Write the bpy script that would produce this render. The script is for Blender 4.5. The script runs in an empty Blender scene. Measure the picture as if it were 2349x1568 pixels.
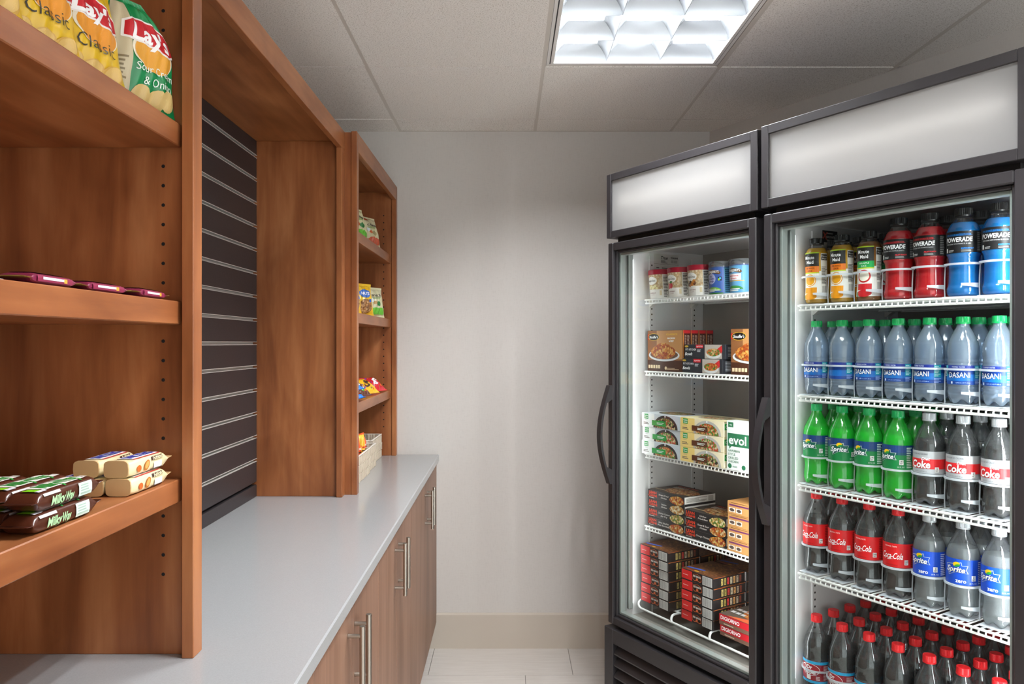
import bpy, bmesh, math, random
from mathutils import Vector, Matrix
from mathutils.geometry import tessellate_polygon
random.seed(7)
PI = math.pi
scene = bpy.context.scene
COL = scene.collection

# ------------------------------------------------------------------ camera
FPX, VPX, VPY, CAMZ = 1730.0, 1167.0, 786.0, 1.374
cd = bpy.data.cameras.new('camera'); cam = bpy.data.objects.new('camera', cd); COL.objects.link(cam)
cam.location = (0, 0, CAMZ); cam.rotation_euler = (PI/2, 0, 0)
cd.sensor_width = 36.0; cd.lens = 36.0*FPX/2349.0
cd.shift_x = (1174.5-VPX)/2349.0; cd.shift_y = (VPY-784.0)/2349.0
cd.clip_start = 0.02; cd.clip_end = 50
scene.camera = cam
# ------------------------------------------------------------------ world, exposure
w = bpy.data.worlds.new('world'); scene.world = w; w.use_nodes = True
w.node_tree.nodes['Background'].inputs[0].default_value = (0.97, 0.985, 1.0, 1)
w.node_tree.nodes['Background'].inputs[1].default_value = 1.2
vs = scene.view_settings
vs.view_transform = 'Standard'; vs.look = 'None'; vs.gamma = 1.0; vs.use_curve_mapping = False
vs.exposure = 0.92
TUBE_STRENGTH = 205.0       # the fluorescent tubes of the ceiling troffers
LED_STRENGTH = 27.0        # the lamp bars inside the coolers
SIGN_LED = 1.9           # the lamp bars behind the cooler signs
cy = scene.cycles
cy.use_denoising = True
cy.use_adaptive_sampling = True; cy.adaptive_threshold = .05
cy.max_bounces = 7; cy.diffuse_bounces = 4; cy.glossy_bounces = 2; cy.transmission_bounces = 4
cy.transparent_max_bounces = 22
cy.caustics_reflective = False; cy.caustics_refractive = False
cy.sample_clamp_indirect = 4.0

# ------------------------------------------------------------------ materials
def lin(h):
    h = h.lstrip('#')
    c = [int(h[i:i+2], 16)/255 for i in (0, 2, 4)]
    return tuple((x/12.92 if x <= .04045 else ((x+.055)/1.055)**2.4) for x in c)+(1.0,)
MAT = {}
def base(key):
    m = bpy.data.materials.new(key); m.use_nodes = True; MAT[key] = m
    nt = m.node_tree
    return m, nt, nt.nodes['Principled BSDF']
def plain(key, hexc, rough=.5, metal=0, spec=.5, **kw):
    m, nt, b = base(key)
    b.inputs['Base Color'].default_value = lin(hexc); b.inputs['Roughness'].default_value = rough
    b.inputs['Metallic'].default_value = metal; b.inputs['Specular IOR Level'].default_value = spec
    for k, v in kw.items(): b.inputs[k.replace('_', ' ')].default_value = v
    return m
def node(nt, typ, **kw):
    n = nt.nodes.new(typ)
    for k, v in kw.items():
        if k in n.inputs: n.inputs[k].default_value = v
        else: setattr(n, k, v)
    return n
def coords(nt, scale, kind='Object'):
    t = nt.nodes.new('ShaderNodeTexCoord'); mp = nt.nodes.new('ShaderNodeMapping')
    mp.inputs['Scale'].default_value = scale
    nt.links.new(t.outputs[kind], mp.inputs[0]); return mp.outputs[0]
def ramp(nt, fac, stops, interp='LINEAR'):
    r = nt.nodes.new('ShaderNodeValToRGB'); r.color_ramp.interpolation = interp
    e = r.color_ramp.elements
    while len(e) < len(stops): e.new(.5)
    for el, (p, c) in zip(e, stops):
        el.position = p; el.color = lin(c)
    nt.links.new(fac, r.inputs[0]); return r.outputs[0]
def bump(nt, b, fac, strength, dist=.001):
    n = node(nt, 'ShaderNodeBump', Strength=strength, Distance=dist)
    nt.links.new(fac, n.inputs['Height']); nt.links.new(n.outputs[0], b.inputs['Normal'])
def mixc(nt, a, b_, fac, mode='MULTIPLY'):
    n = nt.nodes.new('ShaderNodeMix'); n.data_type = 'RGBA'; n.blend_type = mode
    n.inputs[0].default_value = fac
    nt.links.new(a, n.inputs[6]); nt.links.new(b_, n.inputs[7]); return n.outputs[2]
def wood(key, sc, dark, mid, light, rough=.33, blotch=7, fine=1.0):
    m, nt, b = base(key)
    c = coords(nt, sc)
    n1 = node(nt, 'ShaderNodeTexNoise', Scale=18.0*fine, Detail=6.0, Roughness=.6, Distortion=.25); nt.links.new(c, n1.inputs[0])
    col = ramp(nt, n1.outputs[0], [(.25, dark), (.5, mid), (.78, light)])
    c2 = coords(nt, tuple(.35+.65*x for x in sc))
    n2 = node(nt, 'ShaderNodeTexNoise', Scale=float(blotch), Detail=3.0, Distortion=.6); nt.links.new(c2, n2.inputs[0])
    blo = ramp(nt, n2.outputs[0], [(.3, '#b9a89c'), (.6, '#ffffff')])
    nt.links.new(mixc(nt, col, blo, .8), b.inputs['Base Color'])
    b.inputs['Roughness'].default_value = rough; b.inputs['Specular IOR Level'].default_value = .45
    bump(nt, b, n1.outputs[0], .08)
    return m
WV = ('#7f4829', '#a1633a', '#bd8052')
wood('wood_vertical', (1, 1, .10), *WV)
wood('wood_along', (1, .10, 1), *WV)
wood('laminate', (.9, 1.6, .035), '#7b5a48', '#8d6954', '#9c7862', rough=.45, blotch=3, fine=3.2)
plain('cabinet_box', '#6b4a38', .5)
m, nt, b = base('wall')                                             # linen-weave wall covering
c1 = coords(nt, (700, 700, 45)); c2 = coords(nt, (45, 45, 700))
a1 = node(nt, 'ShaderNodeTexNoise', Scale=1.0, Detail=2.0); a2 = node(nt, 'ShaderNodeTexNoise', Scale=1.0, Detail=2.0)
nt.links.new(c1, a1.inputs[0]); nt.links.new(c2, a2.inputs[0])
mm = node(nt, 'ShaderNodeMath', operation='ADD'); nt.links.new(a1.outputs[0], mm.inputs[0]); nt.links.new(a2.outputs[0], mm.inputs[1])
nt.links.new(ramp(nt, mm.outputs[0], [(.3, '#c0bbb5'), (1.0, '#cecac4')]), b.inputs['Base Color'])
b.inputs['Roughness'].default_value = .75; b.inputs['Specular IOR Level'].default_value = .25
bump(nt, b, mm.outputs[0], .12)
m, nt, b = base('ceiling_tile')
c1 = coords(nt, (1, 1, 1)); a1 = node(nt, 'ShaderNodeTexNoise', Scale=260.0, Detail=4.0, Roughness=.7); nt.links.new(c1, a1.inputs[0])
nt.links.new(ramp(nt, a1.outputs[0], [(.34, '#b9b2a9'), (.46, '#efeae3'), (.7, '#fbf8f3')]), b.inputs['Base Color'])
b.inputs['Roughness'].default_value = .95; b.inputs['Specular IOR Level'].default_value = .1; bump(nt, b, a1.outputs[0], .35)
plain('tee', '#d6cfc5', .45)
m, nt, b = base('quartz')
c1 = coords(nt, (1, 1, 1)); a1 = node(nt, 'ShaderNodeTexNoise', Scale=420.0, Detail=2.0); nt.links.new(c1, a1.inputs[0])
nt.links.new(ramp(nt, a1.outputs[0], [(.3, '#9c9e9f'), (.7, '#a2a4a5')]), b.inputs['Base Color'])
b.inputs['Roughness'].default_value = .16
m, nt, b = base('floor_tile')
c1 = coords(nt, (1.2, 14, 1)); a1 = node(nt, 'ShaderNodeTexNoise', Scale=6.0, Detail=4.0); nt.links.new(c1, a1.inputs[0])
nt.links.new(ramp(nt, a1.outputs[0], [(.3, '#cbc5bd'), (.7, '#d6d1ca')]), b.inputs['Base Color'])
b.inputs['Roughness'].default_value = .35
plain('grout', '#857f78', .8); plain('baseboard', '#c2b8aa', .55); plain('void', '#0b0a0a', .8)
m, nt, b = base('slat_black')
c1 = coords(nt, (1, 1, 1)); a1 = node(nt, 'ShaderNodeTexNoise', Scale=320.0, Detail=2.0); nt.links.new(c1, a1.inputs[0])
nt.links.new(ramp(nt, a1.outputs[0], [(.3, '#262324'), (.7, '#343032')]), b.inputs['Base Color'])
b.inputs['Roughness'].default_value = .42
plain('aluminium', '#cfccc6', .4, .35); plain('steel', '#b9b2a6', .3, 1); plain('chrome', '#c9ccce', .12, 1)
m, nt, b = base('cooler_black')                                     # fine-textured black powder coat
c1 = coords(nt, (1, 1, 1)); a1 = node(nt, 'ShaderNodeTexNoise', Scale=900.0, Detail=1.0); nt.links.new(c1, a1.inputs[0])
b.inputs['Base Color'].default_value = lin('#2a282a'); b.inputs['Roughness'].default_value = .38
b.inputs['Specular IOR Level'].default_value = .6; bump(nt, b, a1.outputs[0], .15, .0004)
plain('cooler_edge', '#1b191a', .3); plain('gasket', '#151414', .5)
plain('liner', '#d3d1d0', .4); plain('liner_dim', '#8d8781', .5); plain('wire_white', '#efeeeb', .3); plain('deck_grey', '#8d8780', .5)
plain('spacer', '#a9b0ac', .35, .3); plain('white_enamel', '#eceae6', .35)
plain('basket', '#cbbda9', .8); plain('basket_rim', '#e6dfd3', .8); plain('cap_black', '#161515', .35)

def emit(key, col, s):
    m, nt, b = base(key); nt.nodes.remove(b)
    e = node(nt, 'ShaderNodeEmission'); e.inputs[0].default_value = lin(col); e.inputs[1].default_value = s
    nt.links.new(e.outputs[0], nt.nodes['Material Output'].inputs[0]); return m
emit('tube_glow', '#fafbff', TUBE_STRENGTH); emit('led_glow', '#fbfdff', LED_STRENGTH); emit('led_side', '#fbfdff', LED_STRENGTH*.16); emit('sign_glow', '#fffdf8', SIGN_LED)
m, nt, b = base('louver'); b.inputs['Base Color'].default_value = lin('#8b9093'); b.inputs['Roughness'].default_value = .26
b.inputs['Metallic'].default_value = .7
def clear(key, tint, body, fac, rough=.06, trans=0.0, gloss=.12, ripple=0.0):
    """see-through plastic or glass: tinted transparency, a share of body colour (partly translucent) and a glossy coat"""
    m, nt, b = base(key); nt.nodes.remove(b)
    t = node(nt, 'ShaderNodeBsdfTransparent'); t.inputs[0].default_value = lin(tint)
    d = node(nt, 'ShaderNodeBsdfDiffuse'); d.inputs[0].default_value = lin(body)
    tl = node(nt, 'ShaderNodeBsdfTranslucent'); tl.inputs[0].default_value = lin(body)
    mx = node(nt, 'ShaderNodeMixShader'); mx.inputs[0].default_value = trans
    nt.links.new(d.outputs[0], mx.inputs[1]); nt.links.new(tl.outputs[0], mx.inputs[2])
    m1 = node(nt, 'ShaderNodeMixShader'); m1.inputs[0].default_value = fac
    nt.links.new(t.outputs[0], m1.inputs[1]); nt.links.new(mx.outputs[0], m1.inputs[2])
    g = node(nt, 'ShaderNodeBsdfGlossy'); g.inputs['Roughness'].default_value = rough
    lw = node(nt, 'ShaderNodeLayerWeight'); lw.inputs[0].default_value = .25
    if ripple:                                                     # dimples and creases of thin blown plastic
        nz = node(nt, 'ShaderNodeTexNoise', Scale=70.0, Detail=2.0); nt.links.new(coords(nt, (1, 1, .7)), nz.inputs[0])
        bp = node(nt, 'ShaderNodeBump', Strength=ripple, Distance=.002); nt.links.new(nz.outputs[0], bp.inputs['Height'])
        nt.links.new(bp.outputs[0], g.inputs['Normal']); nt.links.new(bp.outputs[0], d.inputs['Normal'])
    mul = node(nt, 'ShaderNodeMath', operation='MULTIPLY_ADD'); mul.inputs[1].default_value = gloss*2.2; mul.inputs[2].default_value = gloss*.25
    nt.links.new(lw.outputs['Fresnel'], mul.inputs[0])
    m2 = node(nt, 'ShaderNodeMixShader')
    nt.links.new(mul.outputs[0], m2.inputs[0]); nt.links.new(m1.outputs[0], m2.inputs[1]); nt.links.new(g.outputs[0], m2.inputs[2])
    nt.links.new(m2.outputs[0], nt.nodes['Material Output'].inputs[0]); return m
clear('pane', '#f6f9f8', '#ffffff', 0.0, .02, 0, .035)
clear('pet_clear', '#f2f4f5', '#e6ebee', .10, .06, .5, .30, .3)
clear('pet_water', '#d9eafc', '#d2e8ff', .36, .05, .5, .42, .5)
clear('pet_green', '#9cffa0', '#48ff62', .42, .06, .5, .35, .25)
clear('pet_thin', '#fafafa', '#ffffff', .02, .06, .5, .22, .1)
clear('clear_lid', '#e8ecee', '#c9ced1', .25, .1, .3, .4)
clear('glide_plastic', '#f4f7fa', '#f2f6fb', .88, .3, .5, .1)
clear('soda_green', '#98ffa0', '#3cff58', .62, .1, .5, .1)
clear('soda_clear', '#eef4f6', '#f2f7f9', .42, .1, .5, .1)
clear('juice_yellow', '#f5c840', '#f2bc38', .93, .2, .3, .1)
clear('juice_apple', '#d59a55', '#c88a48', .8, .2, .4, .1)
clear('sport_red', '#ff2030', '#f5182a', .92, .12, .3, .2)
clear('sport_blue', '#10a0ff', '#0c98f2', .92, .12, .3, .2)
plain('cola', '#0d0806', .12, 0, .6); plain('pepper_soda', '#0d0607', .12, 0, .6)
def diffuser(key):
    m, nt, b = base(key); nt.nodes.remove(b)
    d = node(nt, 'ShaderNodeBsdfDiffuse'); d.inputs[0].default_value = lin('#adaeae')
    tl = node(nt, 'ShaderNodeBsdfTranslucent'); tl.inputs[0].default_value = lin('#dcdbd8')
    mx = node(nt, 'ShaderNodeMixShader'); mx.inputs[0].default_value = .55
    nt.links.new(d.outputs[0], mx.inputs[1]); nt.links.new(tl.outputs[0], mx.inputs[2])
    g = node(nt, 'ShaderNodeBsdfGlossy'); g.inputs['Roughness'].default_value = .3
    m2 = node(nt, 'ShaderNodeMixShader'); m2.inputs[0].default_value = .04
    nt.links.new(mx.outputs[0], m2.inputs[1]); nt.links.new(g.outputs[0], m2.inputs[2])
    nt.links.new(m2.outputs[0], nt.nodes['Material Output'].inputs[0])
diffuser('diffuser')
def M_(key):
    """a material by name; '#rrggbb' makes a printed-ink material, 'food:#..,#..' a mottled food print"""
    if key in MAT: return MAT[key]
    if key.startswith('food:'):
        cols = key[5:].split(',')
        m, nt, b = base(key)
        c = coords(nt, (1, 1, 1)); v = node(nt, 'ShaderNodeTexVoronoi', Scale=150.0); nt.links.new(c, v.inputs['Vector'])
        sep = nt.nodes.new('ShaderNodeSeparateColor'); nt.links.new(v.outputs['Color'], sep.inputs[0])
        col = ramp(nt, sep.outputs[0], [(i/len(cols), cc) for i, cc in enumerate(cols)], 'CONSTANT')
        sh = ramp(nt, v.outputs['Distance'], [(0.0, '#ffffff'), (1.0, '#8a7a70')])
        nt.links.new(mixc(nt, col, sh, .7), b.inputs['Base Color']); b.inputs['Roughness'].default_value = .4
        return m
    if key.startswith('foil'):
        return plain(key, key[4:], .28, 0, .7)
    return plain(key, key, .4)
# ------------------------------------------------------------------ mesh helpers
def frame(d):
    d = d.normalized(); a = Vector((0, 0, 1)) if abs(d.z) < .9 else Vector((1, 0, 0))
    x = d.cross(a).normalized(); return x, x.cross(d).normalized()
class MB:
    def __init__(s): s.v = []; s.f = []; s.m = []
    def add(s, V, F, m=0):
        o = len(s.v); s.v += [tuple(p) for p in V]
        for f in F: s.f.append([i+o for i in f]); s.m.append(m)
        return s
    def box(s, a, b, m=0, bev=0.0):
        lo = [min(a[i], b[i]) for i in range(3)]; hi = [max(a[i], b[i]) for i in range(3)]
        if bev <= 0:
            V = [(hi[0] if i & 1 else lo[0], hi[1] if i & 2 else lo[1], hi[2] if i & 4 else lo[2]) for i in range(8)]
            return s.add(V, [(0, 2, 3, 1), (4, 5, 7, 6), (0, 1, 5, 4), (2, 6, 7, 3), (0, 4, 6, 2), (1, 3, 7, 5)], m)
        bev = min(bev, *[(hi[i]-lo[i])*.45 for i in range(3)])
        V = []; idx = {}
        for i in range(8):
            for ax in range(3):      # vertex on the face normal to ax, pulled in along the other two axes
                p = []
                for k in range(3):
                    top = (i >> k) & 1; e = hi[k] if top else lo[k]
                    p.append(e if k == ax else e+(-bev if top else bev))
                idx[i, ax] = len(V); V.append(p)
        F = []
        for ax in range(3):
            o1, o2 = [k for k in range(3) if k != ax]
            for sd in (0, 1):
                q = [(sd << ax) | (a_ << o1) | (b_ << o2) for a_, b_ in ((0, 0), (1, 0), (1, 1), (0, 1))]
                F.append([idx[i, ax] for i in q])
            for a_ in (0, 1):
                for b_ in (0, 1):
                    i0 = (a_ << o1) | (b_ << o2); i1 = i0 | (1 << ax)
                    F.append([idx[i0, o1], idx[i1, o1], idx[i1, o2], idx[i0, o2]])
        for i in range(8): F.append([idx[i, 0], idx[i, 1], idx[i, 2]])
        return s.add(V, F, m)
    def tube(s, path, r, n=8, m=0, closed=False, cap=True):
        P = [Vector(p) for p in path]; rings = []; N = len(P); px = None
        for i, p in enumerate(P):
            d = (P[(i+1) % N]-P[i-1]) if closed else (P[min(i+1, N-1)]-P[max(i-1, 0)])
            x, y = frame(d)
            if px is not None:
                x = (px-d.normalized()*px.dot(d.normalized())).normalized(); y = x.cross(d.normalized())
            px = x
            rings.append([p+(x*math.cos(2*PI*k/n)+y*math.sin(2*PI*k/n))*r for k in range(n)])
        V = [q for rg in rings for q in rg]; F = []
        for i in range(N if closed else N-1):
            a = i*n; b = ((i+1) % N)*n
            for k in range(n): F.append((a+k, a+(k+1) % n, b+(k+1) % n, b+k))
        if cap and not closed: F += [list(range(n)), list(range((N-1)*n, N*n))]
        return s.add(V, F, m)
    def lathe(s, prof, n=28, m=0, fn=None, cap0=True, cap1=True):
        V = []
        for r, z in prof:
            for k in range(n):
                t = 2*PI*k/n; rr, zz = (r, z) if fn is None else fn(r, z, t)
                V.append((rr*math.sin(t), -rr*math.cos(t), zz))
        F = []
        for i in range(len(prof)-1):
            for k in range(n): F.append((i*n+k, i*n+(k+1) % n, (i+1)*n+(k+1) % n, (i+1)*n+k))
        if cap0: F.append(list(range(n)))
        if cap1: F.append(list(range((len(prof)-1)*n, len(prof)*n)))
        return s.add(V, F, m)
    def prism(s, pts, z0, z1, m=0):
        n = len(pts); V = [(x, y, z0) for x, y in pts]+[(x, y, z1) for x, y in pts]
        F = [list(range(n)), list(range(n, 2*n))]+[(i, (i+1) % n, n+(i+1) % n, n+i) for i in range(n)]
        return s.add(V, F, m)
    def grid(s, fn, nu, nv, m=0, flip=False):
        V = [fn(i/nu, j/nv) for j in range(nv+1) for i in range(nu+1)]
        F = [(j*(nu+1)+i, j*(nu+1)+i+1, (j+1)*(nu+1)+i+1, (j+1)*(nu+1)+i) for j in range(nv) for i in range(nu)]
        return s.add(V, F, m)
    def data(s, name, mats, smooth=None, weld=0, normals=True):
        me = bpy.data.meshes.new(name); me.from_pydata(s.v, [], s.f)
        for k in (mats if isinstance(mats, (list, tuple)) else [mats]): me.materials.append(M_(k))
        me.polygons.foreach_set('material_index', s.m)
        if normals:
            bm = bmesh.new(); bm.from_mesh(me)
            if weld: bmesh.ops.remove_doubles(bm, verts=bm.verts, dist=weld)
            bmesh.ops.recalc_face_normals(bm, faces=bm.faces); bm.to_mesh(me); bm.free()
        if smooth is not None:
            me.polygons.foreach_set('use_smooth', [True]*len(me.polygons))
            me.set_sharp_from_angle(angle=math.radians(smooth))
        me.update(); return me
    def build(s, name, mats, parent=None, smooth=None, rel=True, **kw):
        """one mesh object; when the parent is an upright unrotated thing, the coordinates given are world ones"""
        if parent is not None and rel:
            L = world_loc(parent)
            if L.length > 0: s.v = [(x-L.x, y-L.y, z-L.z) for x, y, z in s.v]
        return link(name, s.data(name, mats, smooth, **kw), parent)
def world_loc(o):
    L = Vector((0, 0, 0))
    while o is not None:
        L += o.location; o = o.parent
    return L
def link(name, data, parent=None):
    o = bpy.data.objects.new(name, data); COL.objects.link(o)
    if parent is not None: o.parent = parent
    return o
def tag(o, label, cat, group=None):
    o['label'] = label; o['category'] = cat
    if group: o['group'] = group
    return o
def thing(name, label, cat, loc=(0, 0, 0), group=None):
    o = link(name, None); o.empty_display_size = .05; o.location = loc
    return tag(o, label, cat, group)
def struct(o): o['kind'] = 'structure'; return o
def dup(root, label=None, group=None):
    def cp(o, par):
        c = o.copy(); COL.objects.link(c); c.parent = par
        for ch in o.children: cp(ch, c)
        return c
    r = cp(root, None)
    if label: r['label'] = label
    if group: r['group'] = group
    return r
class Stamp:
    """uses the prototype itself the first time, copies after that"""
    def __init__(s, proto): s.p = proto; s.used = False
    def __call__(s, label, group=None):
        if not s.used:
            s.used = True; s.p['label'] = label
            if group: s.p['group'] = group
            return s.p
        return dup(s.p, label, group)
def put(o, M, x, y, z, rz=0, rx=0, ry=0):
    o.matrix_basis = M @ Matrix.Translation((x, y, z)) @ Matrix.Rotation(rz, 4, 'Z') @ Matrix.Rotation(ry, 4, 'Y') @ Matrix.Rotation(rx, 4, 'X')
    return o
ID = Matrix.Identity(4)
# ------------------------------------------------------------------ flat print: rectangles, ellipses, lettering
_txt = {}
def text_mesh(s, bold, shear):
    k = (s, bold, shear)
    if k not in _txt:
        cu = bpy.data.curves.new('lettering', 'FONT'); cu.body = s; cu.size = 1.0; cu.resolution_u = 2
        cu.offset = bold; cu.shear = shear; cu.fill_mode = 'FRONT'
        ob = bpy.data.objects.new('lettering', cu); me = ob.to_mesh()
        V = [(v.co.x, v.co.y) for v in me.vertices]; F = [tuple(p.vertices) for p in me.polygons]
        ob.to_mesh_clear(); bpy.data.objects.remove(ob); bpy.data.curves.remove(cu)
        x0 = min(v[0] for v in V); x1 = max(v[0] for v in V)
        _txt[k] = ([(v[0]-(x0+x1)/2, v[1]-.33) for v in V], F, x1-x0)
    return _txt[k]
class Print:
    def __init__(s, seg=1.0): s.it = []; s.seg = seg
    def rect(s, u0, v0, u1, v1, m, l=0):
        a = max(1, math.ceil(abs(u1-u0)/s.seg)); b = max(1, math.ceil(abs(v1-v0)/s.seg))
        V = [(u0+(u1-u0)*i/a, v0+(v1-v0)*j/b) for j in range(b+1) for i in range(a+1)]
        F = [(j*(a+1)+i, j*(a+1)+i+1, (j+1)*(a+1)+i+1, (j+1)*(a+1)+i) for j in range(b) for i in range(a)]
        s.it.append((V, F, m, l)); return s
    def ell(s, cx, cy_, rx, ry, m, l=0, n=20, a0=0, a1=2*PI, rot=0):
        rings = max(1, math.ceil(max(rx, ry)/s.seg)); V = [(cx, cy_)]; F = []
        full = abs(a1-a0-2*PI) < 1e-6; k = n if full else n+1
        cr, sr = math.cos(rot), math.sin(rot)
        for j in range(1, rings+1):
            for i in range(k):
                t = a0+(a1-a0)*i/n; x = rx*j/rings*math.cos(t); y = ry*j/rings*math.sin(t)
                V.append((cx+x*cr-y*sr, cy_+x*sr+y*cr))
        for i in range(n):
            i2 = (i+1) % k
            F.append((0, 1+i, 1+i2))
            for j in range(rings-1):
                a = 1+j*k; b = 1+(j+1)*k; F.append((a+i, b+i, b+i2, a+i2))
        s.it.append((V, F, m, l)); return s
    def poly(s, pts, m, l=0): s.it.append((list(pts), [list(range(len(pts)))], m, l)); return s
    def text(s, t, cx, cy_, size, m, l=2, bold=0.0, shear=0.0, width=None, rot=0.0, xs=1.0):
        V, F, W = text_mesh(t, bold, shear)
        if width: xs = width/(W*size)
        c, q = math.cos(rot), math.sin(rot)
        s.it.append(([(cx+(x*size*xs)*c-y*size*q, cy_+(x*size*xs)*q+y*size*c) for x, y in V], F, m, l)); return s
    def fine(s, u0, v0, u1, v1, n, m, l=1, fill=.5):
        """lines of print too small to read"""
        h = (v1-v0)/n; rr = random.Random(int(u0*9999)+n)
        for i in range(n):
            e = u0+(u1-u0)*(.6+.4*rr.random()); s.rect(u0, v0+h*i+h*(1-fill)/2, e, v0+h*i+h*(1+fill)/2, m, l)
        return s
    def bars(s, u0, v0, u1, v1, n, m, l=2):
        rr = random.Random(n); w_ = (u1-u0)/n
        for i in range(n): s.rect(u0+w_*i, v0, u0+w_*(i+.15+.35*rr.random()), v1, m, l)
        return s
    def build(s, name, parent, fn, eps=.00022, base_h=.0004):
        keys = []; mb = MB()
        for V, F, m, l in s.it:
            if m not in keys: keys.append(m)
            if s.seg < .5 and any(len(f) > 4 for f in F) or (s.seg < .5 and s.fine_split): V, F = refine(V, F, s.seg)
            mb.add([fn(u, v, base_h+eps*l) for u, v in V], F, keys.index(m))
        return link(name, mb.data(name, keys, None, normals=False), parent)
    fine_split = False
def refine(V, F, seg):
    """splits flat print into pieces small enough to follow a curved surface"""
    out = []; T = []
    for f in F:
        if len(f) == 3: T.append([V[i] for i in f])
        elif len(f) == 4: T += [[V[f[0]], V[f[1]], V[f[2]]], [V[f[0]], V[f[2]], V[f[3]]]]
        else:
            P = [Vector((V[i][0], V[i][1], 0)) for i in f]
            T += [[V[f[i]] for i in t] for t in tessellate_polygon([P])]
    while T:
        t = T.pop(); L = [math.dist(t[i], t[(i+1) % 3]) for i in range(3)]; k = L.index(max(L))
        if L[k] <= seg*1.3 or len(out) > 6000: out.append(t); continue
        a_, b_, c_ = t[k], t[(k+1) % 3], t[(k+2) % 3]; mid = ((a_[0]+b_[0])/2, (a_[1]+b_[1])/2)
        T += [[a_, mid, c_], [mid, b_, c_]]
    return [p for t in out for p in t], [(3*i, 3*i+1, 3*i+2) for i in range(len(out))]
def wrap(R):        # print round an upright cylinder whose front faces local -y; R may be a number or R(z)
    def f(u, v, h):
        r = (R(v) if callable(R) else R); t = u/r; r += h
        return (r*math.sin(t), -r*math.cos(t), v)
    return f
def on_front(u, v, h): return (u, -h, v)
def on_right(W):
    return lambda u, v, h: (W+h, u, v)
def on_top(H):
    return lambda u, v, h: (u, v, H+h)
def clip(poly, nx, ny, d):
    """keep nx*x+ny*y <= d"""
    out = []
    for i, p in enumerate(poly):
        q = poly[(i+1) % len(poly)]; a = nx*p[0]+ny*p[1]-d; b = nx*q[0]+ny*q[1]-d
        if a <= 0: out.append(p)
        if a*b < 0: t = a/(a-b); out.append((p[0]+t*(q[0]-p[0]), p[1]+t*(q[1]-p[1])))
    return out
# ------------------------------------------------------------------ the room
YB = 3.405; XL = -.850; CEIL = 2.329; A31 = math.radians(31.0)
CORNER = (.907, YB); WA = math.radians(29.7)                        # the right-hand wall runs off at an angle
WU = (math.sin(WA), -math.cos(WA)); WN = (math.cos(WA), math.sin(WA)); WD = CORNER[0]*WN[0]+CORNER[1]*WN[1]
YN = -1.1                                                          # the room is open to the lobby behind the camera
struct(MB().box((XL-.12, YB, 0), (CORNER[0]+.10, YB+.12, 2.50)).build('wall_back', 'wall'))
struct(MB().box((XL-.12, YN, 0), (XL, YB, 2.50)).build('wall_left', 'wall'))
struct(MB().box((XL, -.47, 0), (-.16, -.35, 2.50)).build('wall_front', 'wall'))     # unseen wall added to block lobby light from the tower panels
e = (CORNER[0]+WU[0]*2.35, CORNER[1]+WU[1]*2.35)              # cut short past the coolers to let world light in from the right
struct(MB().prism([CORNER, e, (e[0]+WN[0]*.12, e[1]+WN[1]*.12), (CORNER[0]+WN[0]*.12, CORNER[1]+WN[1]*.12)], 0, 2.50).build('wall_right', 'wall'))
bb = MB().box((-.42, YB-.013, 0), (CORNER[0]+.01, YB, .151)); 
V = [(-.42, YB-.013, .151), (CORNER[0], YB-.013, .151), (CORNER[0], YB-.004, .157), (-.42, YB-.004, .157), (-.42, YB, .157), (CORNER[0], YB, .157)]
bb.add(V, [(0, 1, 2, 3), (3, 2, 5, 4)]); struct(bb.build('baseboard_back', 'baseboard'))
# floor: large-format tiles on a grout bed
fl = struct(MB().box((XL, YN, -.06), (3.8, YB, -.004)).build('floor', 'grout'))
row = 0; y1 = YB
while y1 > YN+.1:
    y0 = y1-(.2825 if row == 0 else .30)
    x = (-.334 if row % 2 == 0 else .0685)-1.2
    while x < 3.4:
        p = [(max(x, XL)+.0012, y0+.0012), (x+.5988, y0+.0012), (x+.5988, y1-.0012), (max(x, XL)+.0012, y1-.0012)]
        if x+.6 > XL+.02: p = clip(p, WN[0], WN[1], WD)
        else: p = []
        if len(p) > 2: MB().prism(p, -.006, 0).build('floor_tile', 'floor_tile', fl)
        x += .60
    y1 = y0; row += 1
# ceiling: lay-in tiles in an exposed tee grid
ce = struct(MB().box((XL-.1, YN, 2.485), (3.9, YB+.1, 2.52)).build('ceiling', 'tee'))
GX = [-1.099, -.490, .1195, .729, 1.338, 1.947, 2.557, 3.166]; GY = [YB, 3.2157]
while GY[-1] > YN: GY.append(GY[-1]-.6095)
LIGHTS = [(2, 2), (2, 4)]                                          # grid cells that hold a troffer
for i in range(len(GX)-1):
    for j in range(len(GY)-1):
        if (i, j) in LIGHTS: continue
        xa = max(GX[i], XL)
        p = clip([(xa+.006, GY[j+1]+.0035), (GX[i+1]-.006, GY[j+1]+.0035), (GX[i+1]-.006, GY[j]-.0035), (xa+.006, GY[j]-.0035)], WN[0], WN[1], WD)
        if len(p) > 2 and abs(sum(p[k][0]*p[(k+1) % len(p)][1]-p[k][1]*p[(k+1) % len(p)][0] for k in range(len(p)))) > .004:
            MB().prism(p, CEIL-.003+.0006*((i*7+j*3) % 4), CEIL+.012).build('ceiling_tile', 'ceiling_tile', ce)
for x in GX[1:]:
    p = clip([(x-.0085, YN), (x+.0085, YN), (x+.0085, YB), (x-.0085, YB)], WN[0], WN[1], WD)
    if len(p) > 2: MB().prism(p, CEIL-.0015, CEIL+.03).build('ceiling_tee', 'tee', ce)
for j, y in enumerate(GY[1:]):
    p = clip([(XL, y-.007), (3.8, y-.007), (3.8, y+.007), (XL, y+.007)], WN[0], WN[1], WD)
    MB().prism(p, CEIL+.003, CEIL+.028).build('ceiling_cross_tee', 'tee', ce)
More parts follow.
